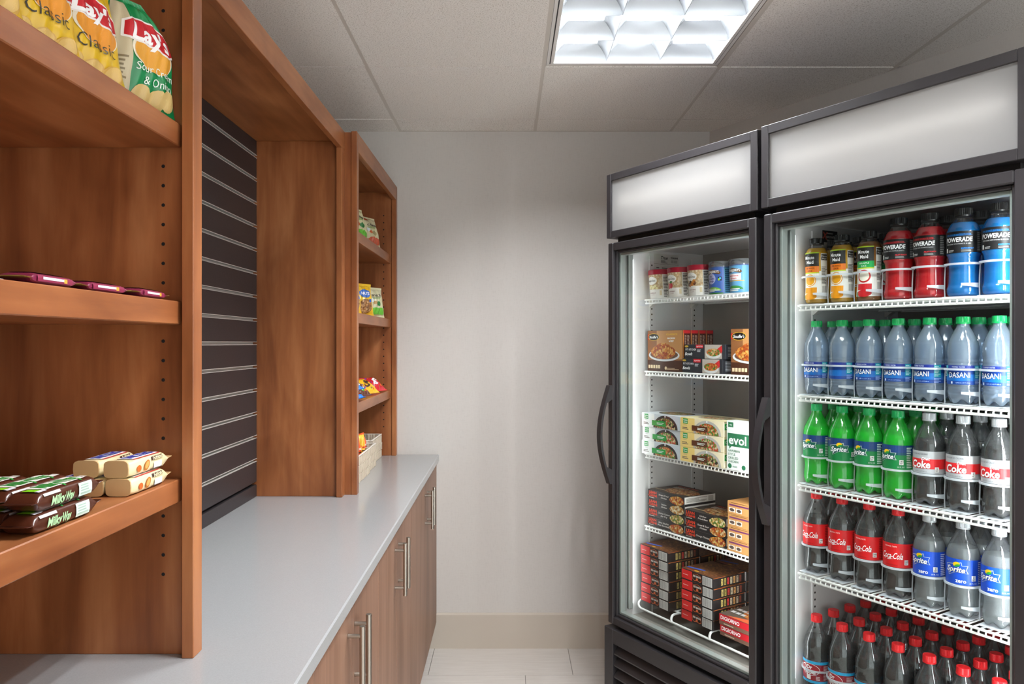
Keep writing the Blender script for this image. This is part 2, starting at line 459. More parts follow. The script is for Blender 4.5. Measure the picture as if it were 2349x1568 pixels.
MB().box((XL, YB-.012, CEIL-.002), (CORNER[0], YB-.0005, CEIL+.0005)).build('wall_angle', 'tee', ce)

# ------------------------------------------------------------------ ceiling troffers
def troffer(label):
    t = thing('ceiling_light', label, 'ceiling light', (0, 0, CEIL))
    h = MB()
    for a, b in (((-.29, -.29, .135), (.29, .29, .14)), ((-.295, -.295, 0), (-.285, .295, .14)), ((.285, -.295, 0), (.295, .295, .14)),
                 ((-.295, -.295, 0), (.295, -.285, .14)), ((-.295, .285, 0), (.295, .295, .14))): h.box(a, b)
    h.build('housing', 'white_enamel', t, rel=False)
    def ring(mb, a, b, z0, z1, m=0):
        mb.box((-b, -b, z0), (b, -a, z1), m); mb.box((-b, a, z0), (b, b, z1), m)
        mb.box((-b, -a, z0), (-a, a, z1), m); mb.box((a, -a, z0), (b, a, z1), m); return mb
    ring(MB(), .281, .297, .001, .02).build('shadow_gap', 'gap_grey', t, rel=False)  # solid ring in the gap, its shade put into the dark colour
    ring(MB(), .271, .2815, -.0022, .012).build('door_frame', 'white_enamel', t, rel=False)
    def prof(side):                                                # half-width of a parabolic blade against height
        L = [(k/7, .0006+.036*(k/7)**1.9) for k in range(8)]
        return L
    H = .048; Z0 = .004
    def blade(pos, along, half=0, name='louver_blade'):
        V = []; L = prof(0)
        for s in (-1, 1):
            for k, wd in L:
                ww = s*wd if (half == 0 or s == half) else 0
                for e_ in (-.272, .272):
                    V.append((pos+ww, e_, Z0+H*k) if along else (e_, pos+ww, Z0+H*k))
        n = len(L); F = []
        for s in range(2):
            for k in range(n-1):
                a = (s*n+k)*2; F.append((a, a+1, a+3, a+2))
        F.append((0, 1, 2*n+1, 2*n)); a = (n-1)*2; F.append((a, a+1, 2*n+a+1, 2*n+a))
        MB().add(V, F).build(name, 'louver', t, smooth=60, rel=False)
    for p in (-.0907, .0907):
        blade(p, True); blade(p, False)
    for s in (-1, 1):
        blade(s*.2715, True, -s, 'edge_reflector'); blade(s*.2715, False, -s, 'edge_reflector')
    for x in (-.1815, 0, .1815):
        MB().tube([(x, -.262, .088), (x, .262, .088)], .013, 12).build('fluorescent_tube', 'tube_glow', t, smooth=40, rel=False)
    return t
plain('gap_grey', '#2c2e32', .5)
tr = troffer('square recessed ceiling light with nine parabolic louver cells above the cooler')
def cell(i, j): return ((GX[i]+GX[i+1])/2, (GY[j]+GY[j+1])/2)
tr.location = (*cell(2, 2), CEIL)
t2 = dup(tr, 'square recessed ceiling light over the end of the counter, towards the entrance'); t2.location = (*cell(2, 4), CEIL)

# ------------------------------------------------------------------ wooden display units on the counter
ZC = .8707; XF = -.503
def pin_holes(t, spots):
    mb = MB()
    for x, y, z in spots:
        n = 8; mb.add([(x+.003*math.cos(2*PI*k/n), y, z+.003*math.sin(2*PI*k/n)) for k in range(n)], [list(range(n))])
    mb.build('shelf_pin_holes', 'void', t, normals=False)['kind'] = 'stuff'
def tower(label, y0, y1, s0, s1, shelves, pw=.019):
    """an open shelf tower from y0 to y1 with face-frame stiles of widths s0, s1"""
    t = thing('shelf_tower', label, 'shelf unit', ((XL+XF)/2, (y0+y1)/2, ZC)); W = 'wood_vertical'
    xb = XL+.004; xi = XF-.019
    a = y0+.002; b = y1-.002
    MB().box((xb, a, ZC), (xi, a+pw-.004, 2.072), bev=.001).build('side_panel', W, t)
    MB().box((xb, b-pw+.004, ZC), (xi, b, 2.072), bev=.001).build('side_panel', W, t)
    MB().box((xb, a+pw, ZC), (xb+.010, b-pw, 2.06)).build('back_panel', W, t)
    MB().box((xb, a+pw-.006, 2.045), (xi, b-pw+.006, 2.064)).build('top_panel', 'wood_along', t)
    MB().box((xi, y0, ZC), (XF, y0+s0, 2.075), bev=.0012).build('stile', W, t)
    MB().box((xi, y1-s1, ZC), (XF, y1, 2.075), bev=.0012).build('stile', W, t)
    MB().box((xi, y0+s0, 2.013), (XF, y1-s1, 2.075), bev=.0012).build('top_rail', 'wood_along', t)
    for z in shelves:
        MB().box((xb+.012, a+pw-.002, z-.037), (-.528, b-pw+.002, z), bev=.0015).build('shelf', 'wood_along', t)
    zs = [z for z in [1.0+.0314*k for k in range(31)] if all(not(s-.04 < z < s+.004) for s in shelves)]
    pin_holes(t, [(x, b-pw+.0037, z) for x in (-.5587,) for z in zs])
    return t
S_NEAR = (1.7258, 1.4405, 1.1557); S_FAR = (1.766, 1.480, 1.164)
tower('open shelf tower of stained wood holding the yellow and green chip bags', .33, 1.2368, .034, .034, S_NEAR)
tower('open shelf tower of stained wood beside the beige end wall, baskets on the counter below', 2.498, YB-.001, .032, .041, S_FAR, .0365)
# the recessed display niche with black slatwall between the towers
ny0, ny1 = 1.2376, 2.4972
t = thing('display_niche', 'recessed wooden display niche with black slatwall back between the shelf towers', 'display unit', (-.69, (ny0+ny1)/2, ZC))
W = 'wood_vertical'; xb = XL+.004; xn = -.543; xi = xn-.019
MB().box((xb, ny0, ZC), (xi, ny0+.02, 2.036), bev=.001).build('side_panel', W, t)
MB().box((xb, 2.475, ZC), (xi, ny1, 2.036), bev=.001).build('side_panel', W, t)
MB().box((xb, ny0, 2.036), (xi, ny1, 2.070)).build('top_panel', 'wood_along', t)
MB().box((xi, ny0, ZC), (xn, ny0+.04, 2.011), bev=.0012).build('stile', W, t)
MB().box((xi, 2.456, ZC), (xn, ny1, 2.011), bev=.0012).build('stile', W, t)
MB().box((xi, ny0, 2.011), (xn, ny1, 2.072), bev=.0012).build('header_rail', 'wood_along', t)
sw = MB().box((xb, ny0+.0205, ZC), (-.842, 2.4745, 2.0355)).build('slatwall', 'void', t)
ya, yb = ny0+.021, 2.4742; xs = -.827
zc = [1.983-.0763*k for k in range(14)]+[.9148]
edges = [2.0355]+zc+[ZC-.004]
for k in range(len(edges)-1):
    hi = edges[k]-(.0 if k == 0 else .005); lo = edges[k+1]+(.005 if k < len(edges)-2 else .0045)
    MB().box((-.842, ya, lo), (xs, yb, hi), bev=.0006).build('slat', 'slat_black', sw)
for z in zc[:-1]:
    mb = MB().box((-.8415, ya, z-.0048), (-.8395, yb, z+.0048)); mb.box((-.8395, ya, z-.0054), (-.8256, yb, z-.0036)); mb.box((-.8395, ya, z+.0036), (-.8256, yb, z+.0054))
    mb.build('metal_insert', 'aluminium', sw)
# ------------------------------------------------------------------ counter and base cabinets
XCF = -.3146; XD = -.3258
ct = MB().box((XL+.001, .22, ZC-.030), (XCF, YB-.0005, ZC), bev=.003).build('countertop', 'quartz', rel=False)
tag(ct, 'long pale grey quartz countertop running to the beige end wall', 'countertop')
def door_handle(d, y):
    mb = MB().tube([(-.296, y, .652), (-.296, y, .801)], .006, 14)
    for z in (.674, .781): mb.tube([(XD+.0005, y, z), (-.298, y, z)], .0045, 10)
    mb.build('handle', 'steel', d, smooth=40)
CABS = [(.62, .937, 1.2547, 'walnut laminate base cabinet under the shelf tower of chip bags'),
        (1.2547, 1.56, 1.883, 'walnut laminate base cabinet with two bar handles, next to the chip tower'),
        (1.883, 2.19, 2.516, 'walnut laminate base cabinet with two bar handles, middle of the run'),
        (2.516, 2.962, 3.404, 'wide walnut laminate base cabinet with two bar handles against the end wall')]
for y0, ym, y1, lab in CABS:
    t = thing('base_cabinet', lab, 'cabinet', ((XL+XD)/2, (y0+y1)/2, 0))
    MB().box((XL+.002, y0+.0005, .115), (XD-.0195, y1-.0005, ZC-.0305)).build('carcass', 'cabinet_box', t)
    MB().box((XL+.002, y0+.0005, 0), (-.40, y1-.0005, .1148)).build('toe_kick', 'cabinet_box', t)
    for a, b, hy in ((y0, ym, ym-.034), (ym, y1, ym+.034)):
        d = MB().box((XD-.019, a+.0012, .117), (XD, b-.0012, ZC-.0335), bev=.0008).build('door', 'laminate', t)
        door_handle(d, hy)
# ------------------------------------------------------------------ glass-door coolers
def cooler_matrix(fx, fy): return Matrix.Translation((fx, fy, 0)) @ Matrix.Rotation(A31-PI/2, 4, 'Z')
MZ = cooler_matrix(.3586, 2.7671); MR = cooler_matrix(.7180, 2.1472)
CW = .690
def ring4(mb, x0, x1, z0, z1, wd, y0, y1, m=0, bev=0):
    mb.box((x0, y0, z0), (x0+wd, y1, z1), m, bev); mb.box((x1-wd, y0, z0), (x1, y1, z1), m, bev)
    mb.box((x0+wd, y0, z0), (x1-wd, y1, z0+wd), m, bev); mb.box((x0+wd, y0, z1-wd), (x1-wd, y1, z1), m, bev); return mb
def cooler(label, M, back_y, lamps, depth):
    t = thing('glass_door_cooler', label, 'cooler'); t.matrix_basis = M
    B = lambda mb, n, m, p=t, s=None: mb.build(n, m, p, s, rel=False)
    b = MB()
    for a, c in (((.004, .058, .10), (.034, depth, 1.984)), ((.656, .058, .10), (.686, depth, 1.984)), ((.034, depth-.03, .10), (.656, depth, 1.984)),
                 ((.034, .058, 1.725), (.656, depth-.03, 1.984)), ((.034, .058, .10), (.656, depth-.03, .355))): b.box(a, c, 0, .002)
    B(b, 'body', 'cooler_black')
    l = MB()
    for a, c in (((.034, .062, .355), (.038, back_y, 1.725)), ((.652, .062, .355), (.656, back_y, 1.725)), ((.038, .062, 1.719), (.652, back_y, 1.725)),
                 ((.038, .064, .355), (.652, back_y, .372))): l.box(a, c)
    B(l, 'liner', 'liner'); B(MB().box((.034, back_y, .355), (.656, back_y+.008, 1.725)), 'back_liner', 'liner_dim')  # back wall in a darker grey than the side liner
    for x, y, sg in ((.038, .182, 1), (.038, back_y-.05, 1), (.652, .182, -1), (.652, back_y-.05, -1)):
        p = B(MB().box((x, y-.011, .40), (x+sg*.0035, y+.011, 1.70)), 'pilaster', 'liner')
        h = MB(); n = 6
        for k in range(62):
            z = .42+k*.0204; h.add([(x+sg*.0037, y+.0035*math.cos(2*PI*i/n), z+.0035*math.sin(2*PI*i/n)) for i in range(n)], [list(range(n))])
        h.build('slot_holes', 'void', p, rel=False, normals=False)['kind'] = 'stuff'
    for x, sg, glow in lamps:                                      # upright lamp bars just inside the door, shining across the shelves; refrigerator's left one is added
        p = B(MB().box((x-.007, .063, .40), (x+.007, .084, 1.70), 0, .003), 'lamp_bar', 'spacer')
        if sg < 0:
            B(MB().add([(x+sg*.0075, .064, .42), (x+sg*.0095, .068, .42), (x+sg*.004, .086, .42), (x-sg*.002, .0865, .42), (x+sg*.0075, .064, 1.68), (x+sg*.0095, .068, 1.68), (x+sg*.004, .086, 1.68), (x-sg*.002, .0865, 1.68)],
                   [(0, 1, 5, 4), (1, 2, 6, 5), (2, 3, 7, 6), (0, 4, 7, 3), (0, 3, 2, 1), (4, 5, 6, 7)]), 'lamp_lens', glow, p)
        else: B(MB().add([(x-.005, .0843, .42), (x+.005, .0843, .42), (x+.005, .0843, 1.68), (x-.005, .0843, 1.68)], [(0, 1, 2, 3)]), 'lamp_lens', glow, p)
    # illuminated sign box
    s = MB(); x0, x1, z0, z1 = 0, .6936, 1.756, 1.9885
    s.box((x0, .0, z0), (x0+.025, .008, z1), 0, .0015); s.box((x1-.026, .0, z0), (x1, .008, z1), 0, .0015)
    s.box((x0+.025, 0, z0), (x1-.026, .008, z0+.0245), 0, .0015); s.box((x0+.025, 0, z1-.0255), (x1-.026, .008, z1), 0, .0015)
    s.box((x0, .008, z0), (x0+.003, .058, z1)); s.box((x1-.003, .008, z0), (x1, .058, z1)); s.box((x0+.003, .008, z0), (x1-.003, .058, z0+.003)); s.box((x0+.003, .008, z1-.003), (x1-.003, .058, z1))
    sb = B(s, 'sign_box', 'cooler_black'); 
    B(MB().box((x0+.004, .0545, z0+.004), (x1-.004, .0575, z1-.004)), 'sign_back', 'white_enamel', sb)
    B(MB().add([(x0+.02, .0085, z0+.018), (x1-.02, .0085, z0+.018), (x1-.02, .0085, z1-.018), (x0+.02, .0085, z1-.018)], [(0, 1, 2, 3)]), 'sign_diffuser', 'diffuser', sb)
    B(MB().box((x0+.050, .030, 1.879), (x1-.050, .033, 1.886)), 'sign_lamp', 'sign_glow', sb)
    B(MB().box((.03, .03, 1.737), (.66, .06, 1.7575)), 'hinge_rail', 'gasket')
    # door
    d = MB(); ring4(d, .0084, .6885, .3535, 1.737, .028, 0, .052, 0, .003); ring4(d, .0364, .6605, .3815, 1.709, .0095, .012, .050, 0, .002)
    do = B(d, 'door', 'cooler_black')
    B(ring4(MB(), .0459, .651, .391, 1.6995, .009, .0225, .046, 0, .001), 'glass_spacer', 'spacer', do)
    B(MB().box((.0455, .0175, .3905), (.6515, .0205, 1.7)), 'glass_pane', 'pane', do)
    hm = MB(); N = 28; V = []
    for k in range(N+1):
        q = k/N; z = .862+.358*q; o = .010+.044*math.sin(PI*q); i = 0 if (q < .17 or q > .83) else max(0, o-.009)
        for x in (.012, .034):
            V += [(x, -o, z), (x, -i, z)]
    F = []
    for k in range(N):
        a = 4*k; c = a+4
        F += [(a, a+2, c+2, c), (a+1, c+1, c+3, a+3), (a, c, c+1, a+1), (a+2, a+3, c+3, c+2)]
    F += [(0, 1, 3, 2), (4*N, 4*N+2, 4*N+3, 4*N+1)]
    B(hm.add(V, F), 'handle', 'cooler_black', do, 40)
    # base grille with louvers
    g = MB(); g.box((0, -.010, .02), (.049, .058, .3405), 0, .0015); g.box((.641, -.010, .02), (.69, .058, .3405), 0, .0015)
    g.box((.049, -.010, .290), (.641, .058, .3405), 0, .0015); g.box((.049, -.010, .02), (.641, .05, .05), 0, .0015); g.box((.049, .045, .05), (.641, .058, .29))
    gr = B(g, 'grille', 'cooler_black')
    for k in range(6):
        z = .268-.0415*k; mb = MB()
        pr = [(.034, z+.016), (.02, z+.016), (.002, z-.002), (-.006, z-.013), (-.0055, z-.018), (-.001, z-.0195), (.006, z-.015), (.024, z+.006), (.034, z+.010)]
        n = len(pr); V = [(x, y, zz) for x in (.0495, .6405) for y, zz in pr]
        mb.add(V, [list(range(n)), list(range(n, 2*n))]+[(i, (i+1) % n, n+(i+1) % n, n+i) for i in range(n)])
        B(mb, 'louver', 'cooler_black', gr, 40)
    for x in (.06, .63):
        for y in (.12, depth-.08): B(MB().lathe([(.018, 0), (.02, .01), (.02, .09), (.03, .10)], 12), 'foot', 'cooler_edge').location = (x, y, 0)
    return t
freezer = cooler('black glass-door upright freezer stocked with frozen meals and ice cream', MZ, .45, ((.0455, 1, 'led_side'), (.644, -1, 'led_glow')), .70)
fridge = cooler('black glass-door upright refrigerator stocked with bottled drinks', MR, .60, ((.0455, 1, 'led_side'), (.644, -1, 'led_glow')), .72)  # refrigerator's left lamp bar is added to brighten the bottles on that side
# stickers inside
def sticker(name, label, M, x, y, z, pr, fn):
    o = pr.build(name, None, fn, base_h=.0002); o['label'] = label; o['category'] = 'sticker'
    put(o, M, x, y, z); return o
p = Print(); p.rect(0, 0, .125, .14, '#c9c4bd'); p.text('True', .052, .126, .018, '#2a2626', 2, .02, .3); p.text('9346444', .103, .127, .011, '#2a2626', 2, .02, 0, .036)
p.bars(.086, .108, .12, .119, 14, '#3a3535'); p.rect(0, .1015, .125, .1022, '#2a2626', 1); p.fine(.035, .105, .07, .117, 3, '#55504c')
for r in range(7): p.fine(.012, .012+.012*r, .03, .019+.012*r, 1, '#55504c'); p.fine(.04, .012+.012*r, .10, .019+.012*r, 1, '#55504c'); p.rect(.008, .022+.012*r, .118, .0223+.012*r, '#77716b', 1)
sticker('rating_plate', 'grey printed rating sticker inside the freezer behind the ice cream pints', MZ, .0382, .195, 1.57, p, lambda u, v, h: (h, u, v))
p = Print(); p.rect(0, 0, .07, .035, '#151414'); p.text('INNOVATION', .042, .016, .0095, '#d8d4d0', 2, .015, 0, .048); p.text('X', .011, .019, .03, '#b8503e', 2, .03, .2); p.fine(.02, .004, .055, .010, 1, '#aaa59f'); p.fine(.02, .024, .066, .030, 1, '#aaa59f')
p.rect(0, -.022, .07, -.001, '#c9c4bd'); p.text('True', .045, -.012, .014, '#2a2626', 2, .02, .3)
sticker('innovation_sticker', 'small black sticker inside the refrigerator above the juice bottles', MR, .0382, .22, 1.672, p, lambda u, v, h: (h, u, v))
# ------------------------------------------------------------------ wire shelves
def wire_shelf(label, M, z, y0, y1, x0=.060, x1=.644):
    t = thing('wire_shelf', label, 'shelf', group=None); t.matrix_basis = M @ Matrix.Translation((0, 0, z))
    B = lambda mb, n, m='wire_white': mb.build(n, m, t, 50, rel=False)
    B(MB().tube([(x0-.006, y0, -.003), (x1, y0, -.003)], .0032, 8), 'front_rail'); B(MB().tube([(x0-.003, y0+.001, -.0155), (x1-.003, y0+.001, -.0155)], .0032, 8), 'front_rail')
    d = MB(); n = 37
    for k in range(n):
        x = x0+.004+(x1-x0-.008)*k/(n-1)
        d.tube([(x, y1, -.0045), (x, y0+.004, -.0045), (x, y0-.001, -.0080), (x, y0-.002, -.0145)], .0021, 6)
    for y in (y0+.14, y1-.12, y1): d.tube([(x0-.002, y, -.0085), (x1+.002, y, -.0085)], .0028, 6)
    for x in (x0, x1): d.tube([(x, y0, -.006), (x, y1, -.006)], .003, 6)
    B(d, 'wire_deck')['kind'] = 'stuff'
    for x, sg in ((.0385, 1), (.6515, -1)):
        for y in (.182, y1-.05):
            B(MB().add([(x, y-.01, -.010), (x+sg*.026, y-.01, -.0115), (x+sg*.026, y+.01, -.0115), (x, y+.01, -.010), (x, y-.01, -.026), (x, y+.01, -.026), (x+sg*.006, y+.01, -.026), (x+sg*.006, y-.01, -.026)],
                       [(0, 1, 2, 3), (0, 3, 5, 4), (1, 2, 6, 7), (0, 4, 7, 1), (3, 2, 6, 5), (4, 5, 6, 7)]), 'clip', 'aluminium')
    return t
ZR = [1.482, 1.226, .972, .722]
for z, lab in zip(ZR, ('under the juice and sports drinks', 'under the water bottles', 'under the green soda and silver-capped cola', 'under the red-labelled cola and clear soda')):
    wire_shelf('white wire shelf in the refrigerator '+lab, MR, z, .092, .585)
ZZ = [1.535, 1.271, .967, .701]
for z, lab in zip(ZZ, ('under the ice cream pints', 'under the upright frozen-meal boxes', 'under the white and yellow meal boxes', 'under the black meal boxes')):
    wire_shelf('white wire shelf in the freezer '+lab, MZ, z, .138, .44)
def floor_rack(label, M, y0, y1, z):
    t = thing('floor_rack', label, 'rack'); t.matrix_basis = M @ Matrix.Translation((0, 0, z))
    B = lambda mb, n: mb.build(n, 'wire_white', t, 50, rel=False)
    def arc(x): return [(x, y0, -.022), (x, y0-.001, -.010), (x, y0+.004, -.001), (x, y0+.014, .002), (x, y0+.04, .002)]
    B(MB().tube([(.052, y0+.05, .002), (.051, y0+.012, .002), (.0515, y0+.003, -.003), (.053, y0, -.011), (.058, y0-.001, -.019), (.068, y0-.001, -.022), (.64, y0-.001, -.022)], .0042, 8), 'front_bar')
    for x in (.225, .405, .585): B(MB().tube(arc(x), .0042, 8), 'support_hook')
    B(MB().tube([(.052, y0+.04, .002), (.64, y0+.04, .002)], .0036, 8), 'cross_bar'); 
    d = MB()
    for k in range(31): x = .055+.583*k/30; d.tube([(x, y0+.038, .004), (x, y1, .004)], .002, 6)
    for y in (y1-.03, (y0+y1)/2): d.tube([(.052, y, .0005), (.64, y, .0005)], .003, 6)
    for x in (.06, .634):
        for y in (y0+.06, y1-.03): d.tube([(x, y, .002), (x, y, -z+.3725)], .003, 6)
    B(d, 'wire_deck')['kind'] = 'stuff'
    return t
floor_rack('white wire floor rack in the freezer under the stacked pizza boxes', MZ, .108, .44, .4235)
MB().box((.04, .075, .3722), (.65, .448, .374)).build('floor_pan', 'deck_grey', freezer, rel=False)
# ------------------------------------------------------------------ bottles
def rad(prof):
    def f(z):
        for (r0, z0), (r1, z1) in zip(prof, prof[1:]):
            if z0 <= z <= z1: return r0+(r1-r0)*(z-z0)/max(1e-9, z1-z0)
        return prof[-1][0]
    return f
def petal(r, z, t):
    k = max(0.0, 1-z/.028); c = .5+.5*math.cos(5*t)
    return r*(1-.16*c*k), z+.011*c*k*k
def smoothp(pts, n=3, zk=1.0):
    """rounds a profile given in millimetres"""
    P = [(r/1000, z*zk/1000) for r, z in pts]; out = [P[0]]
    for i in range(len(P)-1):
        p0 = P[max(0, i-1)]; p1 = P[i]; p2 = P[i+1]; p3 = P[min(len(P)-1, i+2)]
        for k in range(1, n+1):
            t = k/n
            out.append(tuple(.5*((2*p1[a])+(-p0[a]+p2[a])*t+(2*p0[a]-5*p1[a]+4*p2[a]-p3[a])*t*t+(-p0[a]+3*p1[a]-3*p2[a]+p3[a])*t**3) for a in (0, 1)))
    return out
def cap_mesh(r, z0, z1, key, ridges=32):
    def fn(rr, zz, t):
        i = round(t/(2*PI)*ridges*2) % 2
        return (rr*(1-.06*i) if z0+.0042 < zz < z1-.0012 and rr > r*.9 else rr), zz
    mb = MB(); mb.lathe([(r, z0), (r*1.02, z0+.0015), (r*1.02, z0+.0035), (r*.97, z0+.0038), (r, z0+.0045), (r*.985, z1-.002), (r*.95, z1-.0006), (r*.86, z1), (r*.80, z1+.0001), (r*.77, z1-.0005)], ridges*2, fn=fn)
    return mb.data('cap', key, 20)
def bottle(name, prof, wall, level, liquid, cap, label, art, pet=True, liq0=.0015):
    body = MB().lathe(prof, 40, fn=petal if pet else None, cap1=False).data(name, wall, 50)
    root = link(name, body); root['category'] = 'bottle'
    if liquid:
        lp = [(max(.001, r-.0012), z+.001) for r, z in prof if z < level]
        R = rad(prof); lp.append((R(level)-.0012, level))
        link('liquid', MB().lathe(lp, 40, fn=petal if pet else None).data('liquid', liquid, 50), root)
    if label:
        z0, z1, key = label; R = rad(prof); zs = [z0+(z1-z0)*k/20 for k in range(21)]
        lb = link('label', MB().lathe([(R(z)+.0004, z) for z in zs], 48, cap0=False, cap1=False).data('label', key, 50), root)
        art(Print(.006)).build('label_print', lb, wrap(lambda v: R(min(max(v, z0), z1))+.0003))
    r, z0, z1, key = cap
    link('cap', cap_mesh(r, z0, z1, key), root)
    return root
SODA = smoothp([(24, 1), (30, 3), (33.5, 12), (34.5, 24), (33, 40), (31.6, 56), (32.6, 68), (35, 77), (35.9, 82), (36, 100), (36, 125), (36, 147), (35.6, 154), (33.5, 164), (28.5, 178), (22, 193), (16.5, 204), (14, 210), (13.2, 215), (13.2, 222)])
PEPPER = smoothp([(24, 1), (30, 3), (34, 12), (35, 24), (35, 40), (35.6, 48), (35.6, 80), (35.6, 110), (35.2, 118), (34.4, 135), (34.6, 150), (32, 165), (26, 182), (19, 198), (14.5, 208), (13.2, 214), (13.2, 222)])
WATER = smoothp([(24, 1), (29, 3), (32.5, 12), (33, 22), (32.2, 26), (33, 30), (32.2, 34), (33, 38), (32.2, 42), (33.4, 47), (33.4, 70), (33.4, 93), (32.6, 97), (33.4, 102), (32.6, 107), (33.4, 113), (34, 126), (32.5, 142), (28, 157), (21.5, 171), (16, 181), (13.5, 186), (13.2, 190), (13.2, 196)])
JUICE = smoothp([(24, 1), (28, 3), (30, 10), (30, 22), (28.6, 40), (28.4, 70), (28.8, 100), (30, 112), (30.5, 135), (29, 146), (24.5, 156), (19.5, 163), (18, 167), (18, 174)])
SPORT = smoothp([(29, 1), (34, 4), (36, 12), (35.5, 20), (33.5, 27), (32.2, 50), (32, 75), (33.5, 92), (36.5, 99), (37, 103), (37, 130), (37, 153), (36.2, 157), (30, 170), (22.5, 181), (19, 186), (18.4, 190), (18.4, 198)])
plain('cap_red', '#dd1f26', .35); plain('cap_green', '#12a356', .35); plain('cap_silver', '#b9bdc0', .3, .25)
def star(cx, cz, w_, h, n=0):
    return [(cx-w_, cz+h*.55), (cx-w_*.35, cz+h*.72), (cx+w_*.45, cz+h*1.05), (cx+w_*.5, cz+h*.6), (cx+w_, cz+h*.62), (cx+w_*.86, cz), (cx+w_*1.02, cz-h*.5), (cx, cz-h*.42), (cx-w_*.7, cz-h), (cx-w_*.74, cz-h*.5), (cx-w_, cz-h*.42), (cx-w_*.86, cz)]
def cal_box(p, u, z, t='240'):
    p.rect(u-.0048, z-.0065, u+.0048, z+.0065, '#f2f2ee', 2); p.text(t, u, z+.0022, .0062, '#222222', 3, .01); p.fine(u-.0038, z-.005, u+.0038, z-.0012, 2, '#555555', 3); return p
def art_cola(p):
    p.text('Coca-Cola', -.003, .114, .0235, '#ffffff', 2, .012, .42, .052); p.text('ORIGINAL TASTE', -.006, .1385, .0052, '#ffe9e4', 2, 0, 0, .030)
    p.poly([(-.026, .1035), (-.010, .1025), (.004, .1060), (-.010, .1045)], '#ffffff', 2); p.text('20 FL OZ (1.25 PT) 591 mL', -.004, .0895, .0042, '#5c0a0c', 2, 0, 0, .030)
    cal_box(p, .031, .0985); p.fine(.043, .086, .062, .143, 12, '#8c0d12'); return p
def art_lime(p, lo='#0b8040', hi='#1c3f78', zero=False):
    p.rect(-.1, .127, .1, .1462, hi, 0); p.rect(-.1, .1205, .1, .127, '#154f66' if not zero else hi, 0)
    cz = .116 if not zero else .121
    p.poly(star(-.006, cz, .0255, .0175), '#c9d3cf', 1); p.poly(star(-.006, cz, .0238, .0158), hi if zero else '#0f5f52', 2)
    p.text('Sprite', -.007, cz-.001, .0185, '#1a2f55', 3, .05, .25, .042); p.text('Sprite', -.0075, cz-.0005, .0185, '#ffffff', 4, .022, .25, .041)
    p.ell(-.005, cz+.0125, .0075, .0058, '#f3c414', 5, 16, 0, 2*PI, .3); p.ell(-.003, cz+.0095, .0065, .0028, '#2d9a3a', 6, 14, 0, 2*PI, .4)
    if zero: p.text('zero', .004, .0935, .0135, '#ffffff', 3, .02, 0, .022)
    else: p.text('LEMON LIME SODA', -.044, .140, .0046, '#f0d23a', 3, 0, 0, .026)
    cal_box(p, .031, .1015, '0' if zero else '240'); p.text('20 FL OZ', .030, .089, .0042, '#e8f2ea', 2); p.fine(.0435, .086, .060, .142, 12, '#cfe6d6' if not zero else '#dfe6fa'); return p
def art_diet(p):
    p.rect(-.1, .096, .1, .121, '#e3262c', 1); p.text('Coke', -.006, .106, .026, '#9a1418', 2, .05, .12, .047); p.text('Coke', -.0065, .1066, .026, '#ffffff', 3, .03, .12, .046)
    p.text('Diet', .0065, .1215, .0105, '#ffffff', 4, .012, .3); p.text('NO SUGAR NO CALORIES', -.010, .133, .0058, '#4c4c50', 2, 0, 0, .042)
    cal_box(p, .031, .0945, '0'); p.text('20 FL OZ (1.25 PT) 591 mL', -.006, .0885, .0042, '#55565a', 2, 0, 0, .030); return p
def art_pepper(p):
    p.rect(-.1, .100, .1, .1085, '#2aa8d8', 1); p.rect(-.1, .044, .1, .0515, '#2aa8d8', 1)
    p.ell(-.004, .083, .0285, .0175, '#f4ecec', 1, 28); p.ell(-.004, .083, .0272, .0162, '#a3202c', 2, 28)
    p.text('Dr', -.004, .0895, .016, '#ffffff', 3, .03, 0, .016); p.text('Pepper', -.004, .0765, .0165, '#ffffff', 3, .03, 0, .040)
    p.ell(-.020, .0885, .006, .0075, '#ffffff', 3, 18); p.ell(-.020, .0885, .0045, .006, '#a3202c', 4, 18)
    rr = random.Random(3)
    for k in range(16):
        u = -.06+.12*rr.random(); z = .053+.044*rr.random(); a = rr.random()*PI; l = .009
        p.poly([(u, z), (u+l*math.cos(a), z+l*math.sin(a)), (u+l*math.cos(a)+.0005, z+l*math.sin(a)+.0005), (u+.0005, z+.0005)], '#3f57b8', 1)
    p.rect(-.012, .054, .0, .066, '#efe9e6', 2); p.fine(.014, .054, .026, .066, 3, '#e8d8d8', 2); p.rect(.032, .053, .058, .099, '#8a1823', 1); p.fine(.034, .055, .056, .097, 12, '#d9b9bb', 2); return p
def art_water(p, alt=0):
    p.rect(-.1, .056, .1, .0715, '#1668b8', 0); p.rect(-.1, .0855, .1, .0925, '#1b2f86', 0)
    if alt == 0:
        p.text('DASANI', -.004, .0690, .0175, '#0d2f78', 2, .03, 0, .046); p.text('DASANI', -.0045, .0697, .0175, '#ffffff', 3, .008, 0, .046)
        p.text('PURIFIED WATER', -.006, .0888, .0046, '#e8eefc', 2, 0, 0, .028); p.text('16.9 FL OZ (1.05 PT) 500 mL', .004, .0515, .0042, '#b9cdf2', 2, 0, 0, .030)
        p.rect(-.0225, .049, -.0185, .0545, '#e8eefc', 2)
    p.rect(.0295, .062, .047, .092, '#1e9fae', 1); p.fine(.031, .0635, .0455, .0905, 7, '#bfe6ea', 2); p.fine(.030, .048, .047, .060, 4, '#9db4ea', 1)
    p.rect(-.05, .066, -.033, .092, '#1e9fae', 1); p.fine(-.049, .067, -.034, .0905, 7, '#bfe6ea', 2); return p
